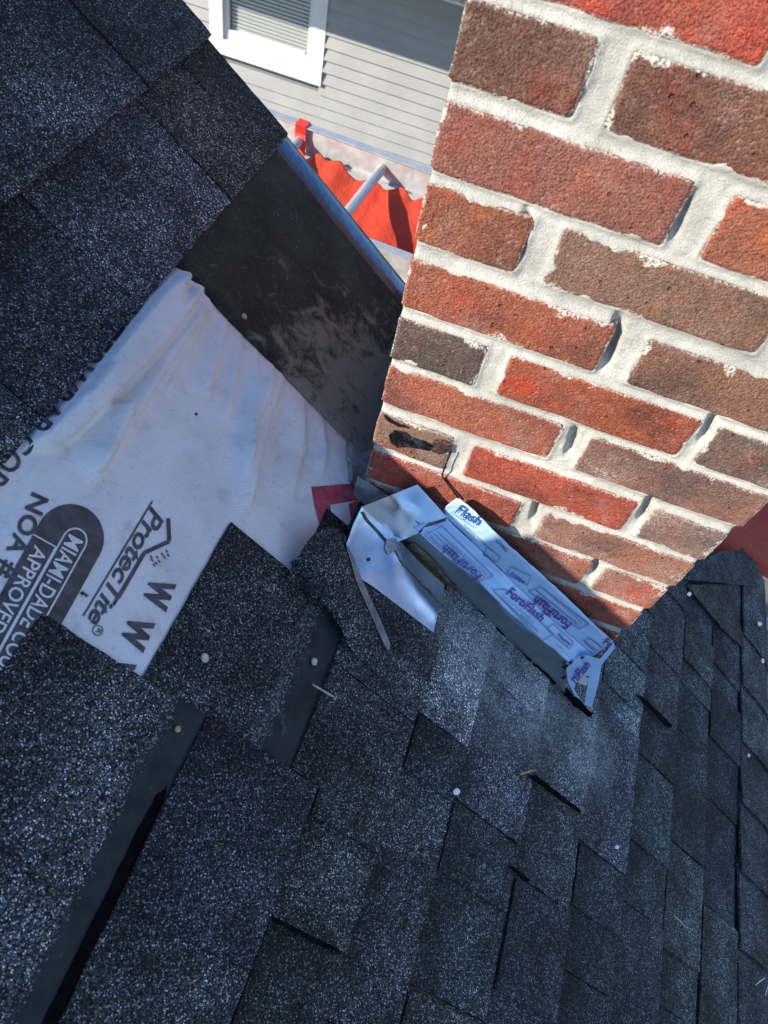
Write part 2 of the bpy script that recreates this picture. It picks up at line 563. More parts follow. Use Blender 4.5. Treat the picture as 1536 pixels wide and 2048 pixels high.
o = mk('roof', v3, f3, M_GRAN, house, color=(1, 1, 1)); tag(o, 'steeper lower slope of the roof')
# gable wall under the rake and the end of the wing beyond it
gx0, gx1 = -1.7, P(0, 1.7)[0]
gz = lambda x: (rp[2] - .05 - abs(x - rp[0]) * SB / CB)
v, f = slab([(gx0, .70, gz(gx0)), (rp[0], .70, gz(rp[0])), (gx1, .70, gz(gx1)), (gx0, .70, -ZC), (rp[0], .70, -ZC), (gx1, .70, -ZC)], 2, 3, (0, -.12, 0))
mk('wall', v, f, M_SIDING, house)
v, f = box_vf((gx1 - .05, -.6, (-ZC + P(0, 1.7)[2] - .3) / 2), (.12, 2.5, ZC + P(0, 1.7)[2] - .35))
mk('wall', v, f, M_SIDING, house)

# unseen strip added to shade the chimney foot, along the crest on the camera's side of the chimney, its end just short of it
vp = [np.array([rp[0] + dx, y, rp[2] + dz]) for y in (-2.55, -.055) for dx, dz in ((-.15, -.085), (-.06, .022), (.0, .082), (.055, .020), (.075, -.045))]
v, f = slab(vp, 2, 5, (0, 0, -.012))
mk('added_ridge_strip', v, f, M_GRAN, house, color=(1, 1, 1))

# ------------------------------------------------------------------ shingles
def tab(a0, a1, b0, b1, h0, h1, th=.0045, col=1.0, tint=(1, 1, 1), jit=.0011, name='shingle', mat=None, far=False, lift=None, parent=None):
    mat = mat or M_GRAN
    nu = max(3, int((a1 - a0) / .011) + 1); nv = max(3, int((b1 - b0) / .016) + 1)
    s = random.random() * 50
    pts = []; uv = []
    for i in range(nu):
        for j in range(nv):
            u, w = i / (nu - 1), j / (nv - 1)
            b = b0 + (b1 - b0) * w
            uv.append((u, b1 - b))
            e = a1 if not far else min(a1, amax(b) + (.004 if b < 1 else 0))
            a = a0 + (e - a0) * u
            if j in (0, nv - 1): b += jit * 1.4 * float(fbm(a * 90, s, 1, 2))
            if i in (0, nu - 1): a += jit * 1.4 * float(fbm(b * 90, s, 2, 2))
            h = h0 + (h1 - h0) * w + .0016 * float(fbm(a * 7 + s, b * 9, 5, 2))
            if j == nv - 1: h -= .0009
            if lift: h += lift(a, b)
            pts.append(P(a, b, h))
    v, f = slab(pts, nu, nv, -NW * th)
    c = tuple(col * x for x in tint)
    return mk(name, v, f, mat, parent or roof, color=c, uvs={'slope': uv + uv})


def patch(name, ablist, h, th, mat, parent, col=1.0, tint=(1, 1, 1), sub=.012):
    """Flat polygon in roof coordinates with thickness."""
    out = []
    for i in range(len(ablist)):
        (a0, b0), (a1, b1) = ablist[i][:2], ablist[(i + 1) % len(ablist)][:2]
        n = max(1, int(math.hypot(a1 - a0, b1 - b0) / sub))
        for q in range(n):
            a, b = a0 + (a1 - a0) * q / n, b0 + (b1 - b0) * q / n
            if q: a += .0014 * float(fbm(a * 120, b * 120, 9, 2)); b += .0014 * float(fbm(a * 120, b * 120, 19, 2))
            out.append((a, b))
    hh = h if callable(h) else (lambda a, b: h)
    n = len(out)
    v = [P(a, b, hh(a, b)) for a, b in out] + [P(a, b, hh(a, b) - th) for a, b in out]
    cc = np.mean(out, axis=0)
    v.append(P(cc[0], cc[1], hh(*cc)))
    f = [(i, (i + 1) % n, 2 * n) for i in range(n)] + [((i + 1) % n, i, i + n, (i + 1) % n + n) for i in range(n)]
    p0, p1, p2 = np.array(v[0]), np.array(v[1]), np.array(v[2 * n])
    if np.cross(p1 - p0, p2 - p0) @ NW < 0: f = [tuple(reversed(q)) for q in f]
    return mk(name, v, f, mat, parent, color=tuple(col * x for x in tint))


def tone():
    return random.choice((.68, .82, .95, 1.1, 1.3)) * random.uniform(.9, 1.1)


# ridge caps and upper courses (above the open patch)
for k in range(24):
    a = .915 - .14 * k
    tab(a - .15, a, RIDGE_B - .004, RIDGE_B + .10 if False else RIDGE_B + .004, .012, .012)
upper = [(-.228, [(.765, .92, .55), (.55, .765, 1.0), (.30, .55, .9), (.08, .30, .7), (-.2, .08, 1.1), (-.6, -.2, .8)]),
         (-.085, None), (.0575, None)]
for (a0, a1, c) in [(.62, .925, .7), (.3, .62, 1.0), (-.1, .3, .8), (-.6, -.1, 1.0)]:
    tab(a0, a1, RIDGE_B + .006, -.2285, .006, .0095, col=c)
for (a0, a1, c, up, tn) in [(.766, .925, .58, .004, (1, 1, 1)), (.551, .764, 1.05, .0, (1, 1, 1)), (.34, .549, .85, .004, (1, 1, 1)), (.1, .338, 1.1, 0, (1, 1, 1)), (-.2, .098, .7, .004, (1, 1, 1)), (-.6, -.202, 1, 0, (1, 1, 1))]:
    tab(a0, a1, RIDGE_B + .004 if False else -.244, -.0855, .0025, .0085 + up * .6, col=c, tint=tn)
for (a0, a1, c, up, tn) in [(.742, .918, 1.0, .004, (1.12, 1.0, .86)), (.523, .739, 1.25, 0.0015, (1, 1, 1.03)), (.352, .521, .72, .0045, (.98, 1, 1.03)), (.16, .350, 1.0, 0.001, (.9, 1.02, 1)), (-.1, .158, .8, .004, (1, 1, 1)), (-.6, -.102, 1, 0.001, (1, 1, 1))]:
    tab(a0, a1, -.10, .0575, .0028, .0090 + up * .6, col=c, tint=tn)
tab(.846, .9185, -.092, .0555, .0052, .0122, th=.0022, col=.6, tint=(1.1, 1, .88))       # darker laminated piece by the rake

# exposed lower shingles with their bare nail strips: headlap, strip, laminated exposure
tab(-.6, .2095, .155, .301, .0035, .006, col=1.30)
tab(-.6, .212, .297, .346, .0052, .0058, jit=.0040, mat=M_NAILSTRIP, name='nail_strip', col=1)
tab(-.6, .209, .3255, .3370, .0061, .0066, mat=M_PITCH_SHADE, name='painted_shade_line', col=1)  # near-black line painting the shade beside the raised laminated layer
tab(-.6, .040, .3365, .488, .0085, .0125, col=1.2, tint=(1, 1.02, 1.0))
tab(.041, .212, .3365, .488, .0085, .0135, col=.8, tint=(.95, .95, 1.06))
tab(.2085, .397, .262, .392, .0035, .006, col=.95)
tab(.214, .432, .390, .455, .0052, .0058, jit=.0030, mat=M_NAILSTRIP, name='nail_strip', col=1)
tab(.214, .340, .4515, .596, .0085, .0125, col=1.05)
tab(.342, .470, .4515, .596, .0080, .0115, col=1.5, tint=(.98, 1.0, 1.03))
tab(.398, .500, .362, .50, .0035, .007, col=.75)
tab(.398, .448, .395, .470, .0095, .0115, col=.7)

# lower courses
butts = [.488, .600, .703, .853, .996, 1.139, 1.279, 1.42, 1.572]
slots = {1: [.088, .259, .44], 2: [.03, .225, .363, .473], 3: [-.06, .091, .298, .479], 4: [.05, .263, .401, .588],
         5: [.0, .193, .365, .60, .728], 6: [.08, .331, .579, .690, .802], 7: [.0, .226, .484, .70, .803, .964], 8: [.1, .427, .624, .882, 1.02]}
for k in range(1, 9):
    b1 = butts[k]; b0 = butts[k - 1] - .012
    end = .553 if b1 < .93 else amax(b1)
    cuts = [-.62, -.35, -.18] + [c for c in slots[k] if c < end - .03] + [end]
    cuts = sorted(cuts)
    for i in range(len(cuts) - 1):
        a0, a1 = cuts[i] + .0010, cuts[i + 1] - .0010
        if k == 1 and a0 > .20: continue
        up = (.0030 if i % 2 else .0)
        last = i == len(cuts) - 2
        tn = tone(); tnt = random.choice(((1, 1, 1), (.93, 1.02, 1.04), (1.0, .97, 1.07), (1, 1.02, .92)))
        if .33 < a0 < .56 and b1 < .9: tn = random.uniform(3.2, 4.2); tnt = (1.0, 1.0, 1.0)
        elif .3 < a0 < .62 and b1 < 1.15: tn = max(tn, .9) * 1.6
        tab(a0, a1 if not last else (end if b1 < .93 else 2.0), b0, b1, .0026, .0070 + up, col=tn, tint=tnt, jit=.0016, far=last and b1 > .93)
        if random.random() < .55 and a1 - a0 > .12:          # a second laminated layer over part of the shingle
            q = a0 + (a1 - a0) * random.uniform(.3, .6)
            lo = (butts[k - 1] + .006)
            tab(q, min(a1 - .004, .55 if b1 < .93 else amax(lo) - .03), lo, b1 - .003, .0062 + up, .0112 + up, th=.0028, col=tn * random.choice((.78, .88, 1.2)), tint=tnt)
tab(.214, .26, .585, .702, .0035, .0100, col=1.0)
# shade painted as near-black slivers in joints where a tab has lifted
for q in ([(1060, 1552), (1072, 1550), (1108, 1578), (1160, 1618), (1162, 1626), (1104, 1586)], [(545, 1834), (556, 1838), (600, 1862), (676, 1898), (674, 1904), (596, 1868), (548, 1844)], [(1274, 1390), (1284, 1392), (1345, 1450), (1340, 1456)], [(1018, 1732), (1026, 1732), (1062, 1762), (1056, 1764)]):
    patch('painted_shade_line', [ab(x, y, .0142) for x, y in q], .0142, .003, M_PITCH_SHADE, roof)
# cap shingles along the break of the slope, lapped toward the camera
def cap(a0, a1, c):
    nu, nv = 4, 15
    pts = []
    s = random.random() * 30
    for i in range(nu):
        for j in range(nv):
            u, w = i / (nu - 1), j / (nv - 1)
            d = -.150 + .30 * w
            a = a0 + (a1 - a0) * u + (.0012 * float(fbm(w * 20, s)) if i in (0, nu - 1) else 0)
            if d < 0: p = P(a, 1.722 + d, .019 - .0075 * u + (d + .15) * .03)
            else:
                p = P(a, 1.722, .0235 - .0075 * u) + sk * d
            ang = math.exp(-(d / .03) ** 2) * .006
            pts.append(p - np.array([0, 0, ang]))
    n_mid = np.array([.75, 0, .66])
    v, f = slab(pts, nu, nv, -n_mid * .004)
    mk('cap_shingle', v, f, M_GRAN, roof, color=(c, c, c))
for k in range(26):
    a0 = 1.098 - .14 * k if k else 1.10
    cap(a0 - .002, a0 + (.165 if k else .27), random.choice((.7, .9, .6)))
# cut shingles where the wing returns behind the chimney
patch('shingle', [(1.025, 1.262), (1.195, 1.50), (1.058, 1.582), (1.035, 1.45)], .0165, .003, M_GRAN, roof, .55, (1.1, 1.0, .85))
patch('shingle', [(1.02, 1.235), (1.09, 1.275), (1.243, 1.425), (1.345, 1.553), (1.374, 1.65), (1.30, 1.66), (1.192, 1.495)], .0215, .004, M_GRAN, roof, .6)

# ------------------------------------------------------------------ black strip along the rake and the drip edge
nu, nv = 40, 34
pts = []
for i in range(nu):
    for j in range(nv):
        a = .603 + (.906 - .603) * i / (nu - 1); b = .03 + .385 * j / (nv - 1)
        h = .006 + .0012 * float(fbm(a * 12, b * 12, 3)) + .0010 * math.exp(-((a - .762 - .02 * b) / .010) ** 2)
        if i == 0: a += .0016 * float(fbm(b * 60, 3, 7)); h -= .001
        if i in (1, 2): h += .0015
        pts.append(P(a, b, h))
v, f = slab(pts, nu, nv, -NW * .004)
tag(mk('starter_strip', v, f, M_BLACK, roof, smooth=False), 'bare black starter strip with grey cement scuffs')
prof = [(.872, .0045), (.893, .0085), (.906, .0100), (.917, .0085), (.9215, .003), (.9215, -.05), (.926, -.06)]
pts = [P(a, b, h) for b in np.linspace(.03, .43, 40) for a, h in prof]
v, f = slab(pts, 40, len(prof), -NW * .0012)
tag(mk('drip_edge', v, f, M_DRIP, roof, smooth=True), 'blue black metal drip edge along the rake')
prof = [(-.03, .002), (.0, .004), (.004, .0), (.004, -.06)]
bb = [1.0, 1.1, 1.2, 1.3, 1.42, 1.552, 1.65, 1.72]
pts = [P(amax(b) + a, b, h - .004) for b in bb for a, h in prof]
v, f = slab(pts, len(bb), len(prof), -NW * .0012)
mk('drip_edge', v, f, M_DRIP, roof)

# ------------------------------------------------------------------ underlayment sheet with its print
FOLDS = []
for pl, amp, wd in (([(372, 555), (330, 610), (262, 700), (240, 735)], .010, .0065), ([(392, 588), (286, 719), (193, 812), (130, 872), (80, 900)], .012, .009),
                    ([(410, 610), (350, 690), (300, 770), (255, 850)], .007, .012), ([(243, 810), (246, 830), (215, 905), (175, 960)], .008, .012),
                    ([(560, 755), (530, 830), (505, 930), (490, 1040)], .005, .011), ([(540, 745), (500, 850), (480, 950)], .004, .009),
                    ([(350, 600), (290, 660), (230, 745), (160, 805)], .005, .012), ([(600, 800), (600, 900), (575, 1000)], .003, .014), ([(195, 812), (120, 850), (40, 905)], .005, .008), ([(420, 622), (385, 680), (345, 760), (330, 800)], .003, .006), ([(450, 650), (430, 720), (405, 800)], .0025, .007), ([(480, 680), (468, 760), (450, 850)], .0022, .006), ([(330, 575), (280, 640), (215, 720), (190, 745)], .004, .007), ([(510, 705), (505, 780), (492, 880), (480, 960)], .0024, .006), ([(640, 835), (648, 900), (640, 960)], .002, .007), ([(355, 590), (300, 668), (262, 725)], .004, .005), ([(300, 640), (245, 720), (180, 800), (110, 850)], .0035, .006)):
    FOLDS.append((np.array([ab(*q) for q in pl]), amp, wd))


def sheet_h(a, b):
    a = np.asarray(a, float); b = np.asarray(b, float)
    h = .0022 + .0010 * fbm(a * 14, b * 14, 4)
    for pl, amp, wd in FOLDS:
        best = np.full(a.shape, 9.0); tt = np.zeros(a.shape)
        n = len(pl) - 1
        for k in range(n):
            p, q = pl[k], pl[k + 1]; d = q - p; L = d @ d
            t = np.clip(((a - p[0]) * d[0] + (b - p[1]) * d[1]) / L, 0, 1)
            sx, sy = a - p[0] - t * d[0], b - p[1] - t * d[1]
            dist = np.hypot(sx, sy); sg = np.sign(sx * d[1] - sy * d[0])
            m = dist < np.abs(best)
            best = np.where(m, dist * np.where(sg == 0, 1, sg), best); tt = np.where(m, (k + t) / n, tt)
        w = np.where(best > 0, wd * .42, wd * 1.7)
        h = h + 2.3 * amp * np.exp(-(best / w) ** 2) * np.clip(np.sin(np.pi * np.clip(tt * .9 + .08, 0, 1)) * 1.5, 0, 1)
    h = np.minimum(h, .026)
    # the sheet is held down where shingles lie on it
    cover = np.clip((.066 - b) / .012, 0, 1)
    cover = np.maximum(cover, np.clip((a - .600) / .006, 0, 1))
    cover = np.maximum(cover, np.where(a < .205, np.clip((b - .150) / .006, 0, 1), np.where(a < .395, np.clip((b - .256) / .006, 0, 1), np.clip((b - .352) / .01, 0, 1))))
    return h * (1 - cover) + np.minimum(h, .0012) * cover


ua, ub = np.linspace(-.25, .615, 270), np.linspace(-.02, .47, 165)
A_, B_ = np.meshgrid(ua, ub, indexing='ij')
H_ = sheet_h(A_, B_)
PT = np.stack([B_ * CB + (RD + H_) * SB, A_, -B_ * SB + (RD + H_) * CB], -1).reshape(-1, 3)
under = mk('underlayment_sheet', PT, grid_faces(len(ua), len(ub)), M_UNDER, smooth=True)
tag(under, 'pale printed underlayment sheet lying wrinkled on the bare roof deck', 'underlayment')


def sheet_px(x, y, eps=.0007):
    a, b = ab(x, y, .002)
    for _ in range(2):
        a, b = ab(x, y, float(sheet_h(a, b)))
    return P(a, b, float(sheet_h(a, b)) + eps)


FONT_CACHE = {}


def text_vf(s, bold=.0, shear=0.0, spacing=1.0):
    """Filled flat letters scaled to a unit box."""
    key = (s, bold, shear, spacing)
    if key in FONT_CACHE: return FONT_CACHE[key]
    cu = bpy.data.curves.new('lettering', 'FONT')
    cu.body = s; cu.size = 1.0; cu.offset = bold; cu.shear = shear; cu.space_character = spacing; cu.resolution_u = 3
    cu.dimensions = '2D'; cu.fill_mode = 'BOTH' if False else 'FRONT'
    ob = bpy.data.objects.new('lettering', cu); COL.objects.link(ob)
    bpy.context.view_layer.update()
    ev = ob.evaluated_get(bpy.context.evaluated_depsgraph_get())
    me = ev.to_mesh()
    v = np.array([tuple(q.co)[:2] for q in me.vertices]); f = [tuple(p.vertices) for p in me.polygons]
    ev.to_mesh_clear()
    bpy.data.objects.remove(ob); bpy.data.curves.remove(cu)
    v = (v - v.min(0)) / (v.max(0) - v.min(0))
    FONT_CACHE[key] = (v, f)
    return v, f


def quad_px(base0, base1, height):
    """Corner pixels of a line of print: baseline start, baseline end, cap height in pixels (or end heights)."""
    b0, b1 = np.array(base0, float), np.array(base1, float)
    d = (b1 - b0) / np.linalg.norm(b1 - b0); up = np.array([d[1], -d[0]])
    h0, h1 = height if hasattr(height, '__len__') else (height, height)
    return b0, b1, b1 + up * h1, b0 + up * h0


def decal(name, vf, quad, surf, mat, parent, label=None):
    v, f = vf
    q0, q1, q2, q3 = [np.asarray(q, float) for q in quad]
    out = []
    for u, w in v:
        p = (q0 * (1 - u) + q1 * u) * (1 - w) + (q3 * (1 - u) + q2 * u) * w
        out.append(surf(p[0], p[1]))
    o = mk(name, out, f, mat, parent)
    if label: tag(o, label)
    return o


def poly_px(name, pts, surf, mat, parent, n=6, label=None):
    """Filled printed polygon given by its corner pixels (fan triangles, edges subdivided)."""
    pp = []
    for i in range(len(pts)):
        p, q = np.array(pts[i], float), np.array(pts[(i + 1) % len(pts)], float)
        for k in range(n): pp.append(p + (q - p) * k / n)
    from mathutils.geometry import tessellate_polygon
    tri = tessellate_polygon([[Vector((p[0], p[1], 0)) for p in pp]])
    o = mk(name, [surf(*p) for p in pp], tri, mat, parent)
    if label: tag(o, label)
    return o


def line_px(name, pts, w, surf, mat, parent, closed=False, label=None):
    """Thin printed line along pixels."""
    V, F = [], []
    pts = [np.array(p, float) for p in pts]
    if closed: pts.append(pts[0])
    for k in range(len(pts) - 1):
        p, q = pts[k], pts[k + 1]
        d = (q - p) / np.linalg.norm(q - p); nrm = np.array([-d[1], d[0]]) * w / 2
        m = max(1, int(np.linalg.norm(q - p) / 12)); s = len(V)
        for j in range(m + 1):
            c = p + (q - p) * j / m
            V += [surf(*(c - nrm)), surf(*(c + nrm))]
        F += [(s + 2 * j, s + 2 * j + 1, s + 2 * j + 3, s + 2 * j + 2) for j in range(m)]
    o = mk(name, V, F, mat, parent)
    if label: tag(o, label)
    return o


BD = .022
L = 'lettering'
decal(L, text_vf('ProtecTite', .020, .30, .96), quad_px((301, 1012), (171, 1240), (38, 36)), sheet_px, M_GREYINK, under)
line_px('printed_line', [(304, 1003), (166, 1232)], 3.5, sheet_px, M_GREYINK, under)
line_px('printed_line', [(336, 1037), (338, 1083), (288, 1106), (236, 1196)], 8, sheet_px, M_GREYINK, under)
for q in ((302, 1118), (312, 1112), (322, 1106), (331, 1100), (306, 1128), (316, 1120), (327, 1112), (334, 1108), (310, 1124), (300, 1112)):
    line_px('printed_dash', [q, (q[0] + 4, q[1] + 5)], 3, sheet_px, M_GREYINK, under)
decal(L, text_vf('R', .01), quad_px((195, 1256), (190, 1265), 9), sheet_px, M_GREYINK, under)
ring = [(195 + 10 * math.cos(t), 1261 + 10 * math.sin(t)) for t in np.linspace(0, 2 * math.pi, 21)[:-1]]
line_px('printed_ring', ring, 2.0, sheet_px, M_GREYINK, under, True)
decal(L, text_vf('W', .06), quad_px((302, 1150), (281, 1206), 54), sheet_px, M_GREYINK, under)
decal(L, text_vf('W', .06), quad_px((261, 1226), (236, 1286), 54), sheet_px, M_GREYINK, under)
decal(L, text_vf('W', .06), quad_px((224, 1308), (198, 1366), 54), sheet_px, M_GREYINK, under)
decal(L, text_vf('NOA #', .028, 0, 1.1), quad_px((60, 982), (-14, 1146), (42, 44)), sheet_px, M_GREYINK, under)
decal(L, text_vf('INTERWRAP CORP.', .02, 0, 1.1), quad_px((252, 584), (-62, 990), (44, 46)), sheet_px, M_GREYINK, under)
# the certification oval: a dark capsule with a light capsule line and lettering reversed out
d = np.array([-.485, .875]); up = np.array([.875, .485]); c0 = np.array([139.0, 1078.0])
cap_o = [c0 + up * (68 * math.cos(t)) - d * (70 * math.sin(t)) for t in np.linspace(0, math.pi, 19)]
cap_o += [c0 - up * 68 + d * 330, c0 + up * 68 + d * 330]
cap_o = [p for p in cap_o]
poly_px('printed_oval', [tuple(p) for p in cap_o], lambda x, y: sheet_px(x, y, .0006), M_GREYINK, under, 5)
white_px = lambda x, y: sheet_px(x, y, .0011)
c1 = c0 + up * 2
cap_i = [c1 + up * (24 * math.cos(t)) - d * (26 * math.sin(t)) + up * 8 for t in np.linspace(0, math.pi, 15)]
inner = [c1 + up * 32 + d * 300] + cap_i + [c1 - up * 16 + d * 300]
line_px('printed_line', inner, 3.5, white_px, M_UNDER, under)
line_px('printed_line', [c1 - up * 70 + d * 28, c1 - up * 19 + d * 28, c1 - up * 19 + d * 300], 3.0, white_px, M_UNDER, under)
q0 = c1 - up * 9 - d * 8
decal(L, text_vf('MIAMI-DADE COUNTY', .012), quad_px(q0, q0 + d * 372, (34, 34)), white_px, M_UNDER, under)
q0 = c1 - up * 58 + d * 44
decal(L, text_vf('APPROVED', .012), quad_px(q0, q0 + d * 192, (31, 31)), white_px, M_UNDER, under)
poly_px('printed_logo', [(622, 974), (719, 966), (716, 1000), (660, 1010), (664, 1052), (640, 1056), (628, 1010)], sheet_px, M_REDINK, under, 4)
poly_px('printed_logo', [(697, 1008), (716, 1000), (712, 1042), (702, 1048)], sheet_px, M_REDINK, under, 3)
for q in ((392, 828, 4), (165, 1186, 6), (172, 1190, 5)):
    poly_px('puncture', [(q[0] - q[2], q[1]), (q[0], q[1] - q[2] * .7), (q[0] + q[2], q[1] + 1), (q[0], q[1] + q[2])], sheet_px, M_TAR, under, 2)

# ------------------------------------------------------------------ chimney
CY = .555
chim = thing('chimney', (.115, CY + .2, -ZC), 'red and brown brick chimney with pale mortar standing through the roof', 'chimney')
ZB = {}
for k in range(-4, 16): ZB[k] = -.2356 - .0655 * (k - 1)
ZB.update({1: -.2345, 2: -.3025, 3: -.3670, 4: -.4375, 5: -.5030, 6: -.5670, 7: -.6370, 8: -.7005, 9: -.7620, 10: -.8255})
EDGE_L = lambda z: np.interp(z, [-.9, -.65, -.2], [-.081, -.0835, -.0895])
EDGE_R = lambda z: np.interp(z, [-.9, -.82, -.63, -.52, .2], [.307, .3085, .316, .3235, .334])
cols = {(0, 0): (.40, .085, .055), (0, 1): (.36, .09, .06), (1, 0): (.155, .072, .05), (1, 1): (.20, .082, .055), (1, 2): (.3, .1, .07), (2, 0): (.28, .10, .072), (2, 1): (.33, .105, .06), (3, 0): (.30, .095, .052), (3, 1): (.24, .125, .085), (3, 2): (.25, .1, .07),
        (4, 0): (.36, .10, .055), (4, 1): (.245, .112, .072), (5, 0): (.125, .083, .066), (5, 1): (.36, .085, .042), (5, 2): (.17, .105, .082), (6, 0): (.40, .115, .068), (6, 1): (.27, .13, .094), (7, 0): (.26, .15, .105), (7, 1): (.43, .083, .047), (7, 2): (.27, .15, .115),
        (8, 0): (.44, .10, .06), (8, 1): (.36, .155, .105), (9, 0): (.40, .12, .08), (9, 1): (.38, .12, .08), (9, 2): (.40, .16, .11), (10, 0): (.36, .1, .07), (10, 1): (.40, .12, .075)}
bloom = {(6, 1): .75, (7, 2): 1.0, (8, 1): .8, (9, 1): .9, (9, 2): .9, (5, 2): .7, (3, 1): .35, (10, 1): .5, (5, 1): .3}
BRICKS = []                                    # front rectangles for the mortar field


def brick_obj(x0, x1, z0, z1, y0, y1, axis, col, al, fine):
    """A brick whose fair face is the rectangle (u0..u1, z0..z1); axis 'x' front/back, 'y' sides."""
    nx = max(3, int((x1 - x0) / (.0075 if fine else .05)) + 1); nz = 9 if fine else 3
    s = random.random() * 90
    us = np.concatenate([[0], np.linspace(.0035, x1 - x0 - .0035, nx), [x1 - x0]])
    zs = np.concatenate([[0], np.linspace(.003, z1 - z0 - .003, nz), [z1 - z0]])
    V = []
    ea, eb = [], []
    w, hgt = x1 - x0, z1 - z0
    for i, u in enumerate(us):
        for j, z in enumerate(zs):
            edge = i in (0, len(us) - 1) or j in (0, len(zs) - 1)
            cor = i in (0, len(us) - 1) and j in (0, len(zs) - 1)
            du = dz = dy = 0
            if fine:
                dy = -.0016 * float(fbm(u * 40 + s, z * 40, 3, 2))
                if i in (0, 1, len(us) - 1, len(us) - 2): du = .0016 * float(fbm(z * 55, s, 5, 2))
                if j in (0, 1, len(zs) - 1, len(zs) - 2): dz = .0018 * float(fbm(u * 45, s + 9, 6, 2))
            if edge: dy += .0014
            if cor: du += (.0022 if i == 0 else -.0022); dz += (.002 if j == 0 else -.002)
            V.append((x0 + u + du, y0 + dy, z0 + z + dz))
            ea.append((u, z)); eb.append((w - u, hgt - z))
    nu, nv = len(us), len(zs)
    V = np.array(V)
    n = nu * nv
    b = border(nu, nv)
    backv = V[b].copy(); backv[:, 1] = y1
    F = [tuple(reversed(q)) for q in grid_faces(nu, nv)]
    F = grid_faces(nu, nv)
    for k in range(len(b)):
        p, q = b[k], b[(k + 1) % len(b)]
        F.append((q, p, n + k, n + (k + 1) % len(b)))
    F.append(tuple(n + k for k in range(len(b))))
    VV = np.vstack([V, backv])
    UA = np.vstack([ea, np.full((len(b), 2), .02)]); UB = np.vstack([eb, np.full((len(b), 2), .02)])
    if axis == 'x+': pass
    return VV, F, UA, UB, (*col, al)


def place_brick(VV, F, UA, UB, col, fn=None):
    if fn is not None: VV = np.array([fn(p) for p in VV])
    o = mk('brick', VV, F, M_BRICK, chim, smooth=False, color=col, uvs={'edge_a': UA, 'edge_b': UB})
    return o


DEPTH = .40
for k in range(-4, 15):
    z0 = ZB[k] - .0012; z1 = z0 + .0535 + random.uniform(-.0008, .0008)
    zm = (z0 + z1) / 2
    l, r = float(EDGE_L(zm)), float(EDGE_R(zm))
    if k % 2 == 0: xs = [(l, .1045), (.1345, r)]
    else: xs = [(l, .0040), (.0280, .2170), (.2345, r)]
    for i, (x0, x1) in enumerate(xs):
        x0 += random.uniform(-.0012, .0012) if i else 0
        c = cols.get((k, i)) or random.choice(list(cols.values()))
        c = (c[0] * .72 + .016, c[1] * .80 + .006, c[2] * .84 + .004)
        BRICKS.append((x0, x1, z0, z1))
        fine = -1 <= k <= 11
        place_brick(*brick_obj(x0, x1, z0, z1, CY, CY + .09, 'x', c, bloom.get((k, i), .45), fine))
    if k <= 7:                                   # the other three faces above the roof
        cx = (l + r) / 2
        for i, (x0, x1) in enumerate(xs):        # back face
            place_brick(*brick_obj(x0, x1, z0, z1, 0, .09, 'x', random.choice(list(cols.values())), .1, False), fn=lambda p: (2 * cx - p[0], CY + DEPTH - p[1], p[2]))
        for side in (0, 1):
            ys = [(CY + .0955, CY + DEPTH / 2 - .005), (CY + DEPTH / 2 + .005, CY + DEPTH - .0955)] if k % 2 == 0 else [(CY + .0955, CY + .20 + .1), (CY + .31, CY + DEPTH - .0955)]
            for (y0, y1) in ys:
                g = brick_obj(y0, y1, z0, z1, 0, .085, 'x', random.choice(list(cols.values())), .1, False)
                if side == 0: place_brick(*g, fn=lambda p: (l + p[1], y0 + y1 - p[0], p[2]))
                else: place_brick(*g, fn=lambda p: (r - p[1], p[0], p[2]))
# mortar: a height field on the front (concave joints, ragged where it laps the bricks) over a solid core
gx, gz_ = np.linspace(-.095, .338, 218), np.linspace(-1.16, .10, 630)
X_, Z_ = np.meshgrid(gx, gz_, indexing='ij')
D_ = np.full(X_.shape, 9.0)
for (x0, x1, z0, z1) in BRICKS:
    qx = np.abs(X_ - (x0 + x1) / 2) - (x1 - x0) / 2 + .002
    qz = np.abs(Z_ - (z0 + z1) / 2) - (z1 - z0) / 2 + .002
    sd = np.hypot(np.maximum(qx, 0), np.maximum(qz, 0)) + np.minimum(np.maximum(qx, qz), 0) - .002
    D_ = np.minimum(D_, sd)
n1 = fbm(X_ * 60, Z_ * 60, 1, 3); n2 = fbm(X_ * 130, Z_ * 130, 11, 3); n3 = vnoise(X_ * 26, Z_ * 26, 21)
pro = np.where(D_ > 0, -.0012 - .0032 * np.clip(D_ / .006, 0, 1) ** .8 + .0011 * n2, -.0020 + .0014 * n2 + .0026 * np.clip(n1 + .8 * (n3 - .5) - .10, 0, 1) - 1.1 * np.maximum(0, -D_ + .0004 - .0105 * np.clip(n1 + .8 * (n3 - .5) - .10, 0, 1)))
pro = np.maximum(pro, -.02)
el, er = EDGE_L(Z_), EDGE_R(Z_)
side = np.minimum(X_ - el, er - X_)
pro = np.where(side < .004, pro - (.004 - side) * .9, pro)
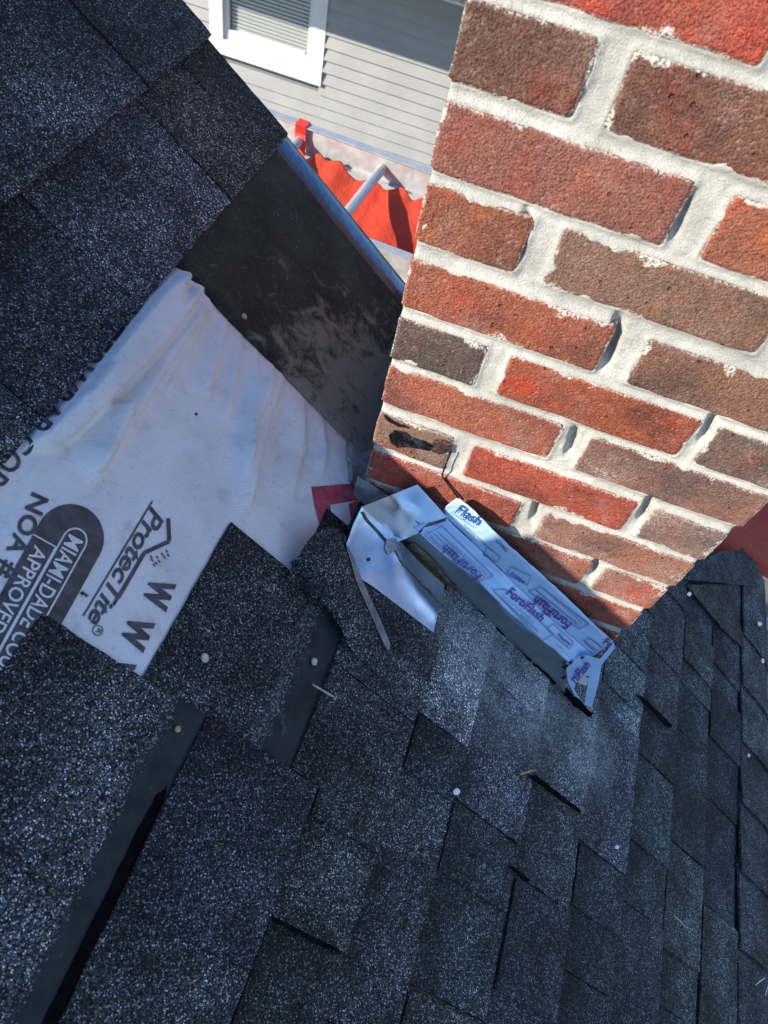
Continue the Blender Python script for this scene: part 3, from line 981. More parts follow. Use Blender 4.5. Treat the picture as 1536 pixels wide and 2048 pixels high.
# pocket holes left in some head joints, against the right end of the left-hand brick
for (px, py, w_, hh, dep) in ((1222, 690, .0055, .026, .016), (1420, 855, .004, .024, .011), (1290, 1025, .0045, .021, .013), (1142, 890, .0045, .02, .011), (1068, 1027, .004, .02, .013), (1187, 1142, .0045, .017, .013), (1045, 470, .0035, .02, .008), (1360, 440, .0035, .018, .007)):
    q = on_y(px, py, CY)
    mk_ = np.exp(-((X_ - q[0] + .15 * (Z_ - q[2])) / w_) ** 4 - ((Z_ - q[2]) / hh) ** 4) * (D_ > -.0015)
    pro = pro - dep * mk_ * (1 + .5 * n2)
Xc = np.clip(X_, el + .0012, er - .0012)
PT = np.stack([Xc, CY - pro, Z_], -1).reshape(-1, 3)
mk('mortar', PT, grid_faces(len(gx), len(gz_)), M_MORTAR, chim, smooth=True)
lz, hz = -1.2, .10
v = [(EDGE_L(z) + .006, y, z) if q == 0 else (EDGE_R(z) - .006, y, z) for z in (lz, -.5, hz) for (q, y) in ((0, CY + .021), (1, CY + .021), (1, CY + DEPTH - .006), (0, CY + DEPTH - .006))]
f = [(i * 4 + j, i * 4 + (j + 1) % 4, (i + 1) * 4 + (j + 1) % 4, (i + 1) * 4 + j) for i in range(2) for j in range(4)] + [(3, 2, 1, 0), (8, 9, 10, 11)]
mk('mortar', v, f, M_MORTAR, chim)
v, f = box_vf((.115, CY + .30, (-ZC + lz) / 2), (.36, .20, ZC + lz))
mk('stack', v, f, M_BRICK, chim, color=(.3, .1, .07, .2))
v, f = box_vf((.12, CY + .2, .125), (.47, .45, .05))
mk('crown', v, f, M_CONC, chim)


def face_px(Y):
    return lambda x, y: on_y(x, y, Y)


def blob(name, pts, y, amp, mat, parent, seed=0.0, edge=.0):
    """Lumpy patch on the chimney face bounded by pixels."""
    p3 = np.array([on_y(q[0], q[1], CY) for q in pts])[:, [0, 2]]
    c = p3.mean(0); ring_n = 5
    dense = []
    for i in range(len(p3)):
        for t in (0, .34, .67): dense.append(p3[i] + (p3[(i + 1) % len(p3)] - p3[i]) * t)
    dense = np.array(dense) + .0012 * np.array([[fbm(i * 1.7, seed), fbm(i * 1.7, seed + 9)] for i in range(len(dense))])
    n = len(dense); V = []; F = []
    for k in range(ring_n):
        s = 1 - k / ring_n
        for i in range(n):
            q = c + (dense[i] - c) * s
            hgt = amp * (1 - s ** 2) * (1 + .6 * float(fbm(q[0] * 160, q[1] * 160, seed, 2)))
            V.append((q[0], y - hgt + edge * (s > .99), q[1]))
    V.append((c[0], y - amp, c[1]))
    for k in range(ring_n - 1):
        for i in range(n): F.append((k * n + i, k * n + (i + 1) % n, (k + 1) * n + (i + 1) % n, (k + 1) * n + i))
    F += [((ring_n - 1) * n + i, (ring_n - 1) * n + (i + 1) % n, ring_n * n) for i in range(n)]
    return mk(name, V, F, mat, parent, smooth=True)


tag(blob('tar_patch', [(778, 868), (790, 858), (812, 862), (822, 872), (850, 880), (868, 890), (860, 900), (836, 896), (812, 893), (795, 893), (782, 884)], CY - .0016, .003, M_TAR, chim, 3), 'glossy black tar filling a gouge in the brick')
blob('tar_patch', [(868, 878), (890, 878), (906, 888), (900, 902), (880, 908), (862, 900)], CY - .0012, .0012, M_RUST if False else mat_simple('burnt brown', (.05, .022, .015), .5, 0, 160, .5, 200, .004), chim, 5)
blob('tar_patch', [(766, 826), (784, 838), (800, 846), (816, 852), (818, 856), (796, 852), (774, 840)], CY - .0010, .001, M_TAR, chim, 8)
line_px('tar_streak', [(903, 902), (893, 925), (886, 945), (884, 952), (903, 978), (921, 1000)], 3.5, face_px(CY - .0026), M_TAR, chim)
# cement smear where the upper side of the chimney meets the roof
nu, nv = 46, 22
pts = []
for i in range(nu):
    for j in range(nv):
        a = .556 + .30 * i / (nu - 1); w = j / (nv - 1)
        b0 = .372 + .012 * float(fbm(a * 25, 1.0, 2)) - .02 * math.exp(-((a - .60) / .03) ** 2)
        b = b0 + (.415 - b0) * w
        h = .0045 + .020 * w ** 1.6 + .005 * float(fbm(a * 45, b * 60, 4)) * (w > .02)
        if j == 0: h = .002
        pts.append(P(a, b, h))
tag(mk('roof_cement', pts, grid_faces(nu, nv), M_SEAL, chim, smooth=True), 'grey roof cement smeared along the upper side')
pts = []
for i in range(20):
    for j in range(10):
        x = -.092 + .045 * i / 19; zt = -.70 - .35 * (x + .09) + .004 * float(fbm(x * 200, 2)); z = zt + (-.78 - zt) * j / 9
        pts.append((x, CY - .004 - .016 * (j / 9) ** 1.5 + .003 * float(fbm(x * 90, z * 90, 8)), z))
mk('roof_cement', pts, grid_faces(20, 10), M_SEAL, chim, smooth=True)


# ------------------------------------------------------------------ parametric sheets against the chimney
def strip_surface(rows):
    """rows: list of polylines of 3-D points, each resampled; returns surf(s,t) with s along, t across (0 = first row)."""
    R = []
    for r in rows:
        r = np.array(r, float); d = np.concatenate([[0], np.cumsum(np.linalg.norm(np.diff(r, axis=0), axis=1))]); d /= d[-1]
        R.append((d, r))

    def S(s, t):
        t = min(max(t, -.2), 1.2); q = min(max(int(t * (len(R) - 1)), 0), len(R) - 2); w = t * (len(R) - 1) - q
        g = []
        for k in (q, q + 1):
            d, r = R[k]; g.append(np.array([np.interp(s, d, r[:, c]) for c in range(3)]))
        return g[0] * (1 - w) + g[1] * w
    return S


def surf_px(S, eps):
    """Pixel to point on the sheet, lifted toward its lit side by eps (Newton on the sheet's own parameters)."""
    def fpx(x, y):
        s, t = .5, .5
        for _ in range(25):
            p = proj(S(s, t)); e = np.array([x, y]) - p
            if np.abs(e).max() < .05: break
            ds = (proj(S(s + 1e-3, t)) - p) / 1e-3; dt = (proj(S(s, t + 1e-3)) - p) / 1e-3
            J = np.stack([ds, dt], 1)
            try: st = np.linalg.solve(J, e)
            except np.linalg.LinAlgError: break
            s = float(np.clip(s + np.clip(st[0], -.3, .3), -.05, 1.05)); t = float(np.clip(t + np.clip(st[1], -.3, .3), -.1, 1.1))
        p = S(s, t); u = S(s + 1e-3, t) - S(s - 1e-3, t); w = S(s, min(t + 1e-3, 1)) - S(s, max(t - 1e-3, 0))
        n = np.cross(u, w); n /= np.linalg.norm(n) + 1e-12
        if n @ p > 0: n = -n
        return p + n * eps
    return fpx


def sheet_mesh(name, S, ns, nt, th, mat, parent, amp=.0, seed=0.0, rag=0.0, smooth=True):
    pts = []
    for i in range(ns):
        for j in range(nt):
            s, t = i / (ns - 1), j / (nt - 1)
            p = S(s, t)
            if amp: p = p + np.array([0, -1, .3]) * amp * float(fbm(s * 9, t * 5, seed, 2))
            if rag and j in (0, nt - 1): p = p + np.array([0, 0, 1]) * rag * float(fbm(s * 40, j, seed + 5, 2))
            pts.append(p)
    v, f = slab(pts, ns, nt, (0, th, -th * .4))
    return mk(name, v, f, mat, parent, smooth=smooth)


MB = thing('flashing_membrane', on_roof(1000, 1250), 'white printed flashing membrane stuck along the foot of the chimney', 'membrane')
YL, YC, YT = .536, .5495, .5495
low = [on_y(x, y, Y) for x, y, Y in ((826, 1056, .540), (861, 1089, YL), (905, 1124, YL), (951, 1158, YL), (1020, 1227, YL), (1084, 1282, YL), (1136, 1323, .538))]
mid = [on_y(x, y, YC) for x, y in ((884, 1028), (899, 1042), (950, 1090), (1002, 1141), (1093, 1231), (1188, 1312))]
topl = [on_y(x, y, Y) for x, y, Y in ((893, 1012, .543), (915, 996, .539), (940, 1014, .535), (964, 1037, .532), (994, 1068, .531), (1018, 1092, .536), (1040, 1110, .541), (1084, 1149, .543), (1166, 1227, .544), (1226, 1283, .545))]
S_low = strip_surface([low, mid]); S_up = strip_surface([mid, topl])
sheet_mesh('panel', S_low, 60, 12, .0009, M_MEMB, MB, .0022, 3)
sheet_mesh('panel', S_up, 60, 10, .0009, M_MEMB, MB, .0012, 5, .0012)
pl, pu = surf_px(S_low, .0026), surf_px(S_up, .0022)
# grey metal behind it, from the roof up
glow = [P(a, b, .001) for a, b in ((.5490, .455), (.5495, .50), (.5510, .592), (.5525, .697), (.5530, .785), (.5530, .905))]
ghi = [p + np.array([0, .004, .012]) for p in low]
S_g = strip_surface([glow, ghi])
tag(sheet_mesh('base_flashing', S_g, 50, 6, .001, M_GREYMETAL, MB, .0012, 2), 'grey metal base flashing under the white film')
pgr = surf_px(S_g, .002)
poly_px('adhesive_residue', [(800, 1092), (830, 1082), (870, 1118), (893, 1150), (915, 1172), (905, 1180), (872, 1158), (835, 1122), (808, 1106)], surf_px(S_g, .0026), M_GLUE, MB, 3)
# ragged sealant along the foot
nu = 70
pts = []
for i in range(nu):
    t = i / (nu - 1); b = .44 + .53 * t
    a = .5545
    wv = .002 + .004 * abs(float(fbm(b * 40, 5, 2))) + .006 * math.exp(-((b - .93) / .03) ** 2)
    for j in range(5):
        w = j / 4
        pts.append(P(a - wv * (1 - w) + .003 * float(fbm(b * 120, w * 3, 2)), b, .0105 + .008 * w + .004 * float(fbm(b * 90, w * 5, 7)) * (j > 0) - (.006 if j == 0 else 0)))
tag(mk('sealant_bead', pts, grid_faces(nu, 5), M_PITCH_SHADE, MB, smooth=True), 'ragged black sealant bead')
# torn end hanging round the corner
tail = [(1131, 1326), (1165, 1308), (1200, 1318), (1228, 1284), (1230, 1296), (1203, 1330), (1196, 1370), (1183, 1416), (1169, 1409), (1172, 1388), (1178, 1352), (1165, 1350), (1152, 1366), (1148, 1378), (1160, 1398), (1150, 1392), (1135, 1362)]


def tail_px(x, y):
    t = np.clip((y - 1300) / 116, 0, 1)
    q = on_y(x, y, .541 + .002 * t)
    h = q @ NW - RD
    if h < .012: return on_roof(x, y, .0125)
    return q


poly_px('torn_end', tail, tail_px, M_MEMB, MB, 3)
poly_px('torn_end', [(1152, 1362), (1166, 1352), (1178, 1360), (1172, 1374), (1158, 1370)], lambda x, y: tail_px(x, y) + np.array([0, .002, .001]), M_GLUE if False else M_UNDER, MB, 2)
for (x, y, r) in ((1131, 1330, 9), (1142, 1322, 6), (1128, 1352, 7), (1165, 1312, 5)):
    poly_px('tear', [(x - r, y), (x - r * .2, y - r * .4), (x + r, y - r * .5), (x + r * .3, y + r * .3), (x - r * .1, y + r * .9)], lambda a_, b_: tail_px(a_, b_) + np.array([0, -.003, .001]), M_TAR, MB, 2)
# print
FF = text_vf('FortiFlash', .012, .22); WFM = text_vf('Waterproof Flashing Membrane', 0, 0); HEN = text_vf('Henry', .01, .15)
decal(L, FF, quad_px((964, 1149), (893, 1085), (16, 19)), pl, M_PURPLE, MB)
decal(L, WFM, quad_px((975, 1145), (905, 1082), 5), pl, M_LINEINK, MB)
decal(L, FF, quad_px((1010, 1186), (1081, 1242), (20, 17)), pl, M_PURPLE, MB)
decal(L, WFM, quad_px((1001, 1190), (1067, 1246), 5), pl, M_LINEINK, MB)
decal(L, FF, quad_px((1146, 1245), (1077, 1187), (19, 22)), pu, M_PURPLE, MB)
decal(L, WFM, quad_px((1168, 1242), (1102, 1184), 6), pu, M_LINEINK, MB)
decal(L, HEN, quad_px((1052, 1157), (1025, 1139), (11, 11)), pu, M_PURPLE, MB)
decal(L, HEN, quad_px((1112, 1272), (1137, 1292), (11, 10)), pl, M_PURPLE, MB)
decal(L, text_vf('Flash', .014, .22), quad_px((910, 1022), (957, 1050), (21, 19)), pu, M_BLUEINK, MB)
decal(L, text_vf('Flashing Membrane', .004, 0), quad_px((899, 1024), (948, 1056), (7, 6)), pu, M_LINEINK, MB)
decal(L, HEN, quad_px((1018, 1096), (995, 1074), (9, 9)), pu, M_BLUEINK, MB)
decal(L, text_vf('Fo', .014, .2), quad_px((1205, 1285), (1222, 1296), (17, 14)), pu, M_PURPLE, MB)
decal(L, text_vf('rtiFlash', .014, .2), quad_px((1152, 1366), (1182, 1330), (20, 16)), lambda x, y: tail_px(x, y) + np.array([0, -.0025, .001]), M_PURPLE, MB)
for sf, pts in ((pl, [(850, 1068), (884, 1050), (986, 1150), (955, 1162)]), (pl, [(985, 1178), (1010, 1176), (1106, 1266), (1084, 1280)]), (pu, [(1014, 1146), (1022, 1132), (1063, 1150), (1056, 1168)]),
                (pu, [(1058, 1180), (1082, 1172), (1178, 1246), (1158, 1256)]), (pl, [(1092, 1256), (1106, 1246), (1146, 1282), (1138, 1296)]), (pu, [(968, 1108), (975, 1092), (1002, 1112), (996, 1122)]), (pu, [(1168, 1280), (1180, 1274), (1210, 1298), (1196, 1308)])):
    line_px('printed_line', pts, 1.5, sf, M_LINEINK, MB, True)
for sf, p, q in ((pl, (868, 1066), (962, 1156)), (pl, (876, 1062), (968, 1152)), (pl, (990, 1184), (1076, 1262)), (pl, (996, 1206), (1060, 1262)), (pu, (925, 1046), (985, 1100)), (pu, (1072, 1178), (1160, 1250)), (pl, (860, 1070), (930, 1138)), (pl, (1000, 1214), (1050, 1258)), (pu, (1174, 1284), (1200, 1304))):
    line_px('printed_line', [p, q], 1.6, sf, M_LINEINK, MB)

# ------------------------------------------------------------------ bent metal pan flashing
PN = thing('pan_flashing', on_roof(800, 1120), 'bent bright metal flashing piece at the lower left chimney corner', 'flashing')


PAN_RIDGE = np.array([ab(q[0], q[1], .014) for q in ((800, 1106), (812, 1150), (838, 1188), (868, 1220))])


def pan_h(a, b):
    h = .0125 + .0016 * float(fbm(a * 14, b * 14, 3, 2))
    best = 9.0
    for k in range(3):
        p, q = PAN_RIDGE[k], PAN_RIDGE[k + 1]; d_ = q - p
        t = min(max(((a - p[0]) * d_[0] + (b - p[1]) * d_[1]) / (d_ @ d_), 0), 1)
        best = min(best, math.hypot(a - p[0] - t * d_[0], b - p[1] - t * d_[1]))
    h += .0035 * math.exp(-(best / .012) ** 2)
    h += .012 * min(max((.445 - b) / .05, 0), 1) ** 1.5
    return h


def pan_low(x, y, eps=0.0):
    a, b = ab(x, y, .0125)
    for _ in range(3): a, b = ab(x, y, pan_h(a, b))
    return P(a, b, pan_h(a, b) + eps)


CR0, CR1 = np.array([723.0, 1014.0]), np.array([799.0, 1082.0])
CRD = (CR1 - CR0) / np.linalg.norm(CR1 - CR0); CRN = np.array([CRD[1], -CRD[0]])


def pan_up(x, y, eps=0.0):
    q = np.array([x, y], float) - CR0
    along, off = q @ CRD, q @ CRN
    base = CR0 + CRD * along
    yb = pan_low(*base)[1]
    w = min(max(off / 75.0, 0), 1)
    Y = yb + (.5485 - yb) * w - .006 * max(0, (off - 55) / 30) + .0012 * float(fbm(x / 30, y / 30, 5, 2))
    return on_y(x, y, Y - eps)


def px_sheet(name, poly, fn, step, th, mat, parent):
    """Sheet with thickness filling a pixel outline, meshed on a regular lattice."""
    from mathutils.geometry import delaunay_2d_cdt
    pts = []
    for i in range(len(poly)):
        p, q = np.array(poly[i], float), np.array(poly[(i + 1) % len(poly)], float)
        n = max(1, int(np.linalg.norm(q - p) / step))
        pts += [tuple(p + (q - p) * k / n) for k in range(n)]
    nb_ = len(pts)
    lo, hi = np.min(pts, 0), np.max(pts, 0)

    def inside(x, y):
        c = False
        for i in range(nb_):
            (x0, y0), (x1, y1) = pts[i], pts[(i + 1) % nb_]
            if (y0 > y) != (y1 > y) and x < (x1 - x0) * (y - y0) / (y1 - y0) + x0: c = not c
        return c
    allp = list(pts)
    for x in np.arange(lo[0], hi[0], step):
        for y in np.arange(lo[1], hi[1], step):
            if inside(x, y) and min(math.hypot(x - p[0], y - p[1]) for p in pts) > step * .5: allp.append((x, y))
    r = delaunay_2d_cdt([Vector(p) for p in allp], [], [list(range(nb_))], 1, 1e-4)
    v2, tris = r[0], r[2]
    V = np.array([fn(p[0], p[1]) for p in v2]); n = len(V)
    F = []
    for t_ in tris:
        a_, b_, c_ = [V[k] for k in t_[:3]]
        F.append(tuple(t_) if np.cross(b_ - a_, c_ - a_) @ a_ < 0 else tuple(reversed(t_)))
    cnt = {}
    for t_ in F:
        for k in range(len(t_)):
            e_ = (t_[k], t_[(k + 1) % len(t_)]); cnt[e_] = cnt.get(e_, 0) + 1
    back_ = V + np.array([0, .6, -.8]) * th
    G = [tuple(reversed([k + n for k in t_])) for t_ in F]
    edge_ = [e_ for e_ in cnt if (e_[1], e_[0]) not in cnt]
    ev_ = []; S_ = []
    for e_ in edge_:
        k = 2 * n + len(ev_); ev_ += [V[e_[1]], V[e_[0]], back_[e_[0]], back_[e_[1]]]; S_.append((k, k + 1, k + 2, k + 3))
    return mk(name, np.vstack([V, back_, ev_]), F + G + S_, mat, parent, smooth=True)


px_sheet('upper_leaf', [(723, 1014), (835, 969), (866, 1003), (896, 1037), (868, 1046), (852, 1054), (838, 1066), (812, 1077), (799, 1082)], pan_up, 6, .0012, M_ALU, PN)
px_sheet('lower_leaf', [(723, 1014), (799, 1082), (842, 1128), (889, 1171), (867, 1265), (800, 1214), (745, 1172), (722, 1158), (712, 1145), (693, 1089), (706, 1050)], pan_low, 6, .0012, M_ALU, PN)
ps = lambda x, y: pan_low(x, y, .0010)
line_px('tear', [(724, 1024), (733, 1040), (757, 1065), (770, 1080), (775, 1094)], 4.5, ps, M_TAR, PN)
line_px('tear', [(788, 1098), (806, 1130), (826, 1148), (846, 1170), (868, 1192), (878, 1205)], 3.5, ps, M_GLUE, PN)
poly_px('adhesive_residue', [(772, 1078), (790, 1076), (800, 1092), (786, 1104), (774, 1110), (768, 1096)], ps, mat_simple('clear sealant', (.30, .31, .32), .25, 0, 90, .3, 150, .004), PN, 3)
poly_px('nail_hole', [(737 + 3.5 * math.cos(t), 1119 + 4 * math.sin(t)) for t in np.linspace(0, 6.28, 9)[:-1]], ps, M_TAR, PN, 1)
line_px('tear', [(838, 1066), (852, 1052), (868, 1048), (892, 1040)], 4, lambda x, y: pan_up(x, y, .0015), M_TAR, PN)

# lifted, cement-edged shingle lapped round the corner of the flashing
def bump_h(a, b):
    return .014 + .026 * math.exp(-((a - .475) / .035) ** 2 - ((b - .395) / .05) ** 2) + .012 * math.exp(-((b - .46) / .05) ** 2)


def px_poly(ps_, h):
    return [ab(x, y, h) for x, y in ps_]


AX0, AX1 = np.array(ab(655, 1072, .03)), np.array(ab(762, 1292, .015))


def curl_h(a, b):
    d_ = AX1 - AX0; t_ = ((a - AX0[0]) * d_[0] + (b - AX0[1]) * d_[1]) / (d_ @ d_)
    off = ((a - AX0[0]) * d_[1] - (b - AX0[1]) * d_[0]) / np.linalg.norm(d_)     # positive toward the flashing
    w = .050 if off < 0 else .030
    k = math.sqrt(max(0, 1 - (off / w) ** 2)) if abs(off) < w else 0
    end = min(max((t_ + .22) / .25, 0), 1)
    return .0125 + .024 * k * (1 - .65 * min(max(t_, 0), 1)) * math.sqrt(end) + .0012 * float(fbm(a * 40, b * 40, 2))


def curl_px(x, y, eps=0.0):
    a, b = ab(x, y, .02)
    for _ in range(4): a, b = ab(x, y, curl_h(a, b))
    return P(a, b, curl_h(a, b) + eps)


px_sheet('shingle', [(572, 1158), (590, 1122), (612, 1086), (630, 1066), (648, 1055), (664, 1053), (678, 1060), (688, 1074), (696, 1098), (708, 1130), (722, 1165), (742, 1208), (762, 1250), (778, 1288), (779, 1300), (768, 1308), (745, 1318), (716, 1318), (698, 1292), (681, 1254), (662, 1224), (640, 1200), (612, 1184)], curl_px, 6, .005, M_GRAN, roof).color = (.62, .62, .62, 1)
px_sheet('shingle_edge', [(684, 1066), (692, 1078), (702, 1108), (716, 1145), (738, 1195), (760, 1242), (779, 1290), (778, 1300), (771, 1298), (754, 1262), (730, 1206), (712, 1166), (700, 1124), (690, 1092)], lambda x, y: curl_px(x, y, .0016), 5, .002, M_SEAL, roof)
tab(.40, .53, .452, .60, .0085, .012, col=.9)
tab(.430, .545, .40, .47, .004, .008, col=.7)

# ------------------------------------------------------------------ nails, chips, straws
def nail(x, y, h, r, mat, label):
    c = on_roof(x, y, h)
    V, F = [], []
    u, w = BW, np.array([0, 1.0, 0]); n = 12
    for (rr, hh) in ((r * .35, -.006), (r * .35, 0), (r, .0002), (r, .0011), (r * .7, .0016)):
        for s in range(n):
            t = 2 * math.pi * s / n; V.append(c + rr * (math.cos(t) * u + math.sin(t) * w) + NW * hh)
    for k in range(4):
        for s in range(n): F.append((k * n + s, k * n + (s + 1) % n, (k + 1) * n + (s + 1) % n, (k + 1) * n + s))
    F.append(tuple(range(4 * n, 5 * n)))
    o = mk('roofing_nail', V, F, mat)
    return tag(o, label, 'nail', 'roofing nails')


nail(409, 1316, .0075, .0046, M_ZINC, 'tan nail head in the shingle below the printed letters')
nail(628, 1323, .0075, .0043, M_ZINC, 'pale nail head on the short bare strip beside the loose nail')
nail(355, 1458, .0072, .0030, M_RUST, 'small rusty nail head on the long bare strip')
nail(488, 633, .0085, .0036, M_RUST, 'tan nail head at the edge of the black starter strip')
p0, p1 = on_roof(624, 1368, .0135), on_roof(668, 1394, .0155)
v, f = join_vf([tube_vf([p0, p0 + (p1 - p0) * .12, p1], [.0004, .0013, .0013], 8), tube_vf([p1, p1 + (p1 - p0) * .03], [.0038, .0038], 12)])
tag(mk('roofing_nail', v, f, M_ZINC), 'loose grey nail lying on its side across the shingles', 'nail', 'roofing nails')


def chip(x, y, rx, ry, h, mat, label, name='paint_chip', cat='paint chip'):
    c = on_roof(x, y, h)
    k = 9; V = []
    rs = [random.uniform(.75, 1.15) for _ in range(k)]
    for lay, (sc, hh) in enumerate(((1, 0), (1, .0012), (.6, .0021))):
        for s in range(k):
            t = 2 * math.pi * s / k
            q = on_roof(x + rx * rs[s] * sc * math.cos(t), y + ry * rs[s] * sc * math.sin(t), h)
            V.append(q + NW * hh)
    F = [(l_ * k + s, l_ * k + (s + 1) % k, (l_ + 1) * k + (s + 1) % k, (l_ + 1) * k + s) for l_ in range(2) for s in range(k)] + [tuple(range(2 * k, 3 * k))]
    return tag(mk(name, V, F, mat), label, cat, 'small chips on the roof')


chip(912, 1584, 6.5, 8, .0145, M_CHIP, 'white chip on the shingles below the membrane, largest of the chips')
chip(1378, 1188, 4.5, 4.5, .021, M_CHIP, 'tiny white chip right of the chimney corner beside the dark cut shingle')
chip(1519, 1248, 4, 5, .026, M_CHIP, 'tiny white chip on the far cap shingle at the right')
chip(1525, 1322, 3, 5, .026, M_CHIP, 'tiny white chip on the nearer cap shingle at the right')
chip(1233, 1694, 3.5, 4.5, .0145, M_CHIP, 'small pale chip in the middle of the lower right shingles')
chip(1497, 1511, 2.5, 4, .016, M_CHIP, 'tiny pale chip low at the right edge of the shingles')


def straw(x0, y0, x1, y1, r, mat, label, h=.0155):
    p, q = on_roof(x0, y0, h), on_roof(x1, y1, h + .001)
    m = (p + q) / 2 + NW * .001 + np.array([0, .001, 0])
    v, f = tube_vf([p, m, q], [r * .7, r, r * .6], 6)
    return tag(mk('twig', v, f, mat), label, 'twig', 'bits of straw and twig on the roof')


straw(1042, 1548, 1072, 1540, .0016, M_RUST, 'brown splinter of wood lying under the membrane')
straw(1348, 1831, 1371, 1855, .0008, M_STRAW, 'thin pale straw on the lower right shingles')
straw(1505, 1974, 1530, 1956, .0010, M_CHIP, 'pale straw by the bottom right corner, left of two')
straw(1528, 1996, 1536, 1972, .0010, M_CHIP, 'pale straw by the bottom right corner, right of two')
straw(1264, 1466, 1266, 1448, .0009, M_STRAW, 'short pale straw on the dusty shingle near the torn membrane', .0150)

# ------------------------------------------------------------------ ladder laid flat beyond the rake, with a red tarpaulin under it
LZ = -1.295
ang = -.055
RL = np.array([[math.cos(ang), -math.sin(ang), 0], [math.sin(ang), math.cos(ang), 0], [0, 0, 1]])
LO = np.array([-.52, 2.12, LZ])
lad = thing('ladder', LO - (0, 0, .09), 'aluminium ladder laid flat beyond the roof edge above the red tarpaulin', 'ladder')
LW = lambda p: LO + RL @ np.asarray(p, float)


def lad_part(name, vf, mat=M_LADDER):
    v, f = vf
    return mk(name, [LW(p) for p in v], f, mat, lad)


x0_, x1_ = -1.55, 2.35
for yy, sg in ((.245, -1), (-.245, 1)):
    parts = [box_vf(((x0_ + x1_) / 2, yy, -.040), (x1_ - x0_, .004, .088)), box_vf(((x0_ + x1_) / 2, yy, .0055), (x1_ - x0_, .034, .004)), box_vf(((x0_ + x1_) / 2, yy, -.0855), (x1_ - x0_, .034, .004))]
    lad_part('rail', join_vf(parts))
xr = on_roof(0, 0)[0]
for k in range(-4, 10):
    xx = -.030 + .305 * k
    if xx < x0_ + .08 or xx > x1_ - .08: continue
    v, f = tube_vf([(xx, -.24, -.042), (xx, .24, -.042)], .0165, 12)
    lad_part('rung', (v, f))
    if False: pass
for xx in (x0_ + .12, x1_ - .12):
    for yy in (-.2, .2):
        v, f = tube_vf([(xx, yy, -.088), (xx, yy, -ZC - LZ)], .022, 10)
        lad_part('support_post', (v, f))
# tarpaulin slung under the ladder from its far rail
nu, nv = 330, 30
pts = []
for i in range(nu):
    for j in range(nv):
        u, w = i / (nu - 1), (j / (nv - 1)) ** 1.6
        x = -1.4 + 3.55 * u
        y = .215 - .875 * w
        top_sc = .012 * math.sin(x * 21) + .018 * float(fbm(x * 9, 1.0, 3))
        z = -.070 + top_sc * (1 - w) ** 3 - .10 * math.sin(math.pi * min(w * 1.05, 1)) - .10 * w
        ruf = (.007 * math.sin(x * 70 + 5 * float(fbm(x * 5, 0))) + .008 * float(fbm(x * 22, 3, 2))) * math.exp(-w * 12)
        z += .02 * float(fbm(x * 3.2, w * 3, 6)) + ruf
        y += ruf * .8
        z -= .16 * max(0, x - .9)
        pts.append(LW((x, y, z)))
v, f = slab(pts, nu, nv, (0, 0, -.0015))
tarp = mk('tarpaulin', v, f, M_TARP, smooth=True)
tag(tarp, 'red tarpaulin slung under the flat ladder beyond the roof edge', 'tarpaulin')
xs_ = -.335
prof = [(.205, -.13), (.208, -.09), (.224, -.02), (.224, .011), (.262, .012), (.266, -.01), (.266, -.05)]
pts = [LW((xs_ + s * .020 + (.012 if y < .21 else 0), y, z)) for s in (-1, 1) for y, z in prof]
v, f = slab(pts, 2, len(prof), (0, .0, .0015))
mk('strap', v, f, M_STRAP, tarp)
pts = [LW((xs_ + .012 + s * .018 + t * .10 * k, .205 - .012 * abs(k), -.105 - .03 * t)) for k in (-1,) for s in (-1, 1) for t in (0, .5, 1)]
v, f = slab(pts, 2, 3, (0, .002, 0))
mk('strap', v, f, M_STRAP, tarp)

# ------------------------------------------------------------------ neighbouring house
WY = 8.0
EXP = .1215
nb = thing('neighbour_house', (-2.5, WY + 1, -ZC), 'neighbouring house with pale grey lap siding and a white window', 'house')
wx0, wx1 = -6.5, 3.0
wz0, wz1 = -ZC, -2.20
wl, wr, wb, wt = -.4925 * WY, -.3298 * WY, on_y(425, 97, WY)[2] , -2.45
v, f = box_vf(((wx0 + wx1) / 2, WY + .22, (wz0 + wz1) / 2), (wx1 - wx0, .3, wz1 - wz0))
mk('wall', v, f, M_SIDING, nb)
nb_n = int((wz1 - wz0) / EXP)


def board(x0, x1, z):
    V = [(x0, WY - .002, z + EXP + .012), (x1, WY - .002, z + EXP + .012), (x1, WY - .042, z), (x0, WY - .042, z), (x0, WY - .004, z + .001), (x1, WY - .004, z + .001), (x0, WY + .03, z + EXP + .012), (x1, WY + .03, z + EXP + .012)]
    F = [(0, 3, 2, 1), (3, 4, 5, 2), (4, 6, 7, 5), (6, 0, 1, 7), (0, 6, 4, 3), (1, 2, 5, 7)]
    mk('siding_board', V, F, M_SIDING, nb)


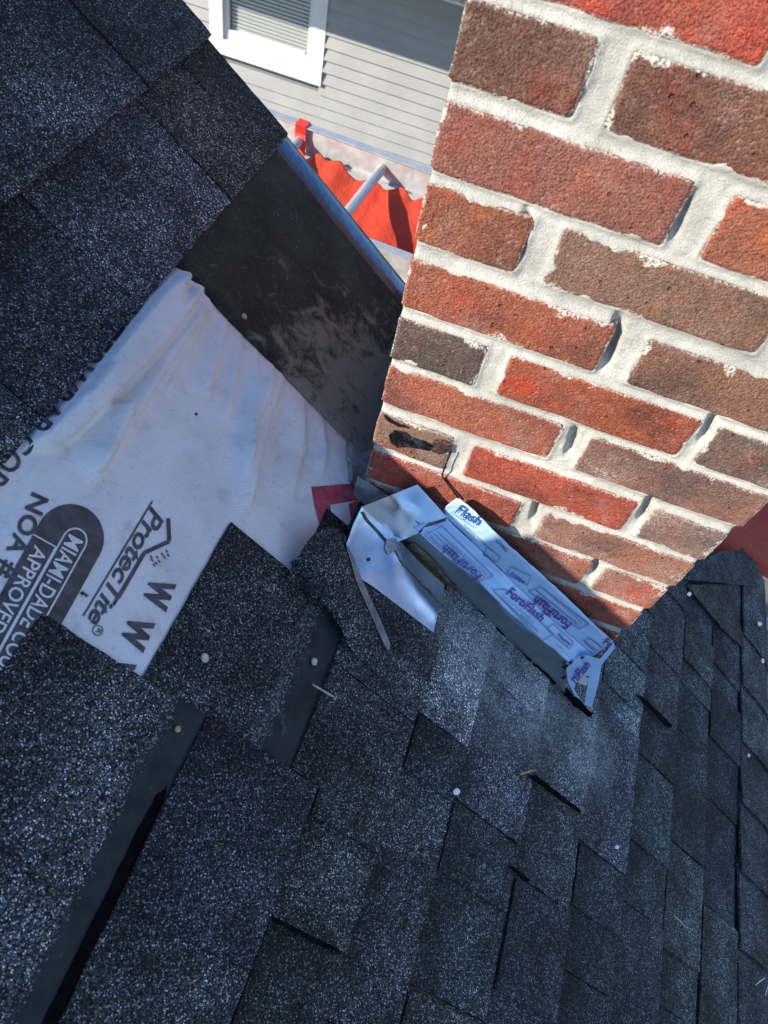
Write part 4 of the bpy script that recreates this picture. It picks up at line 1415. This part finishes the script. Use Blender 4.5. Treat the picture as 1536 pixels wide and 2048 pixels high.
zoff = .03
for k in range(-1, nb_n):
    z = wz1 - EXP * (k + 1) - zoff
    if z + EXP > wb - .01 and z < wt + .1:
        board(wx0, wl + .03, z); board(wr - .03, wx1, z)
    else: board(wx0, wx1, z)
win = mk('window', *box_vf(((wl + wr) / 2, WY + .09, (wb + wt) / 2 + .1), (wr - wl - .2, .02, wt - wb)), M_ROOM, nb)
tag(win, 'white framed window with a pale blind')
TW = .150
for nm, c, s in (('trim', ((wl + TW / 2), WY - .018, (wb + wt) / 2 + TW / 2 + .003), (TW, .05, wt - wb - TW)), ('trim', ((wr - TW / 2), WY - .018, (wb + wt) / 2 + TW / 2 + .003), (TW, .05, wt - wb - TW)), ('sill', ((wl + wr) / 2, WY - .024, wb + TW / 2), (wr - wl, .062, TW)), ('trim', ((wl + wr) / 2, WY - .018, wt + TW / 2 + .002), (wr - wl, .05, TW))):
    mk(nm, *box_vf(c, s), M_TRIM, win)
il, ir, ib = wl + TW, wr - TW, wb + TW
for c, s in (((il + .025, WY + .03, (ib + wt) / 2), (.05, .05, wt - ib)), ((ir - .025, WY + .03, (ib + wt) / 2), (.05, .05, wt - ib)), (((il + ir) / 2, WY + .028, ib + .045), (ir - il - .101, .06, .09)), (((il + ir) / 2 + .05, WY + .008, ib + .10), (ir - il - .25, .03, .035))):
    mk('sash', *box_vf(c, s), M_TRIM, win)
mk('pane', *box_vf(((il + ir) / 2, WY + .045, (ib + .09 + wt) / 2), (ir - il - .10, .004, wt - ib - .09)), M_GLASS, win)
parts = []
for k in range(30):
    z = ib + .10 + .036 * k
    if z > wt: break
    parts.append(box_vf(((il + ir) / 2, WY + .066, z), (ir - il - .12, .004, .031), [[1, 0, 0], [0, math.cos(.5), -math.sin(.5)], [0, math.sin(.5), math.cos(.5)]]))
v, f = join_vf(parts)
mk('blind', v, f, M_BLIND, win)
# eave of the neighbouring roof, above the picture, shading the top of its wall
ov = 1.55
v, f = box_vf(((wx0 + wx1) / 2, WY - ov / 2 + .1, wz1 + .03), (wx1 - wx0 + .8, ov + .2, .05)); mk('soffit', v, f, M_TRIM, nb)
v, f = slab([(wx0 - .4, WY - ov - .05, wz1 + .06), (wx1 + .4, WY - ov - .05, wz1 + .06), (wx0 - .4, WY + 3, wz1 + 2.2), (wx1 + .4, WY + 3, wz1 + 2.2)], 2, 2, (0, 0, -.02))
mk('roof', v, f, M_GRAN, nb, color=(1, 1, 1))

SC.cycles.use_adaptive_sampling = True
SC.cycles.max_bounces = 6
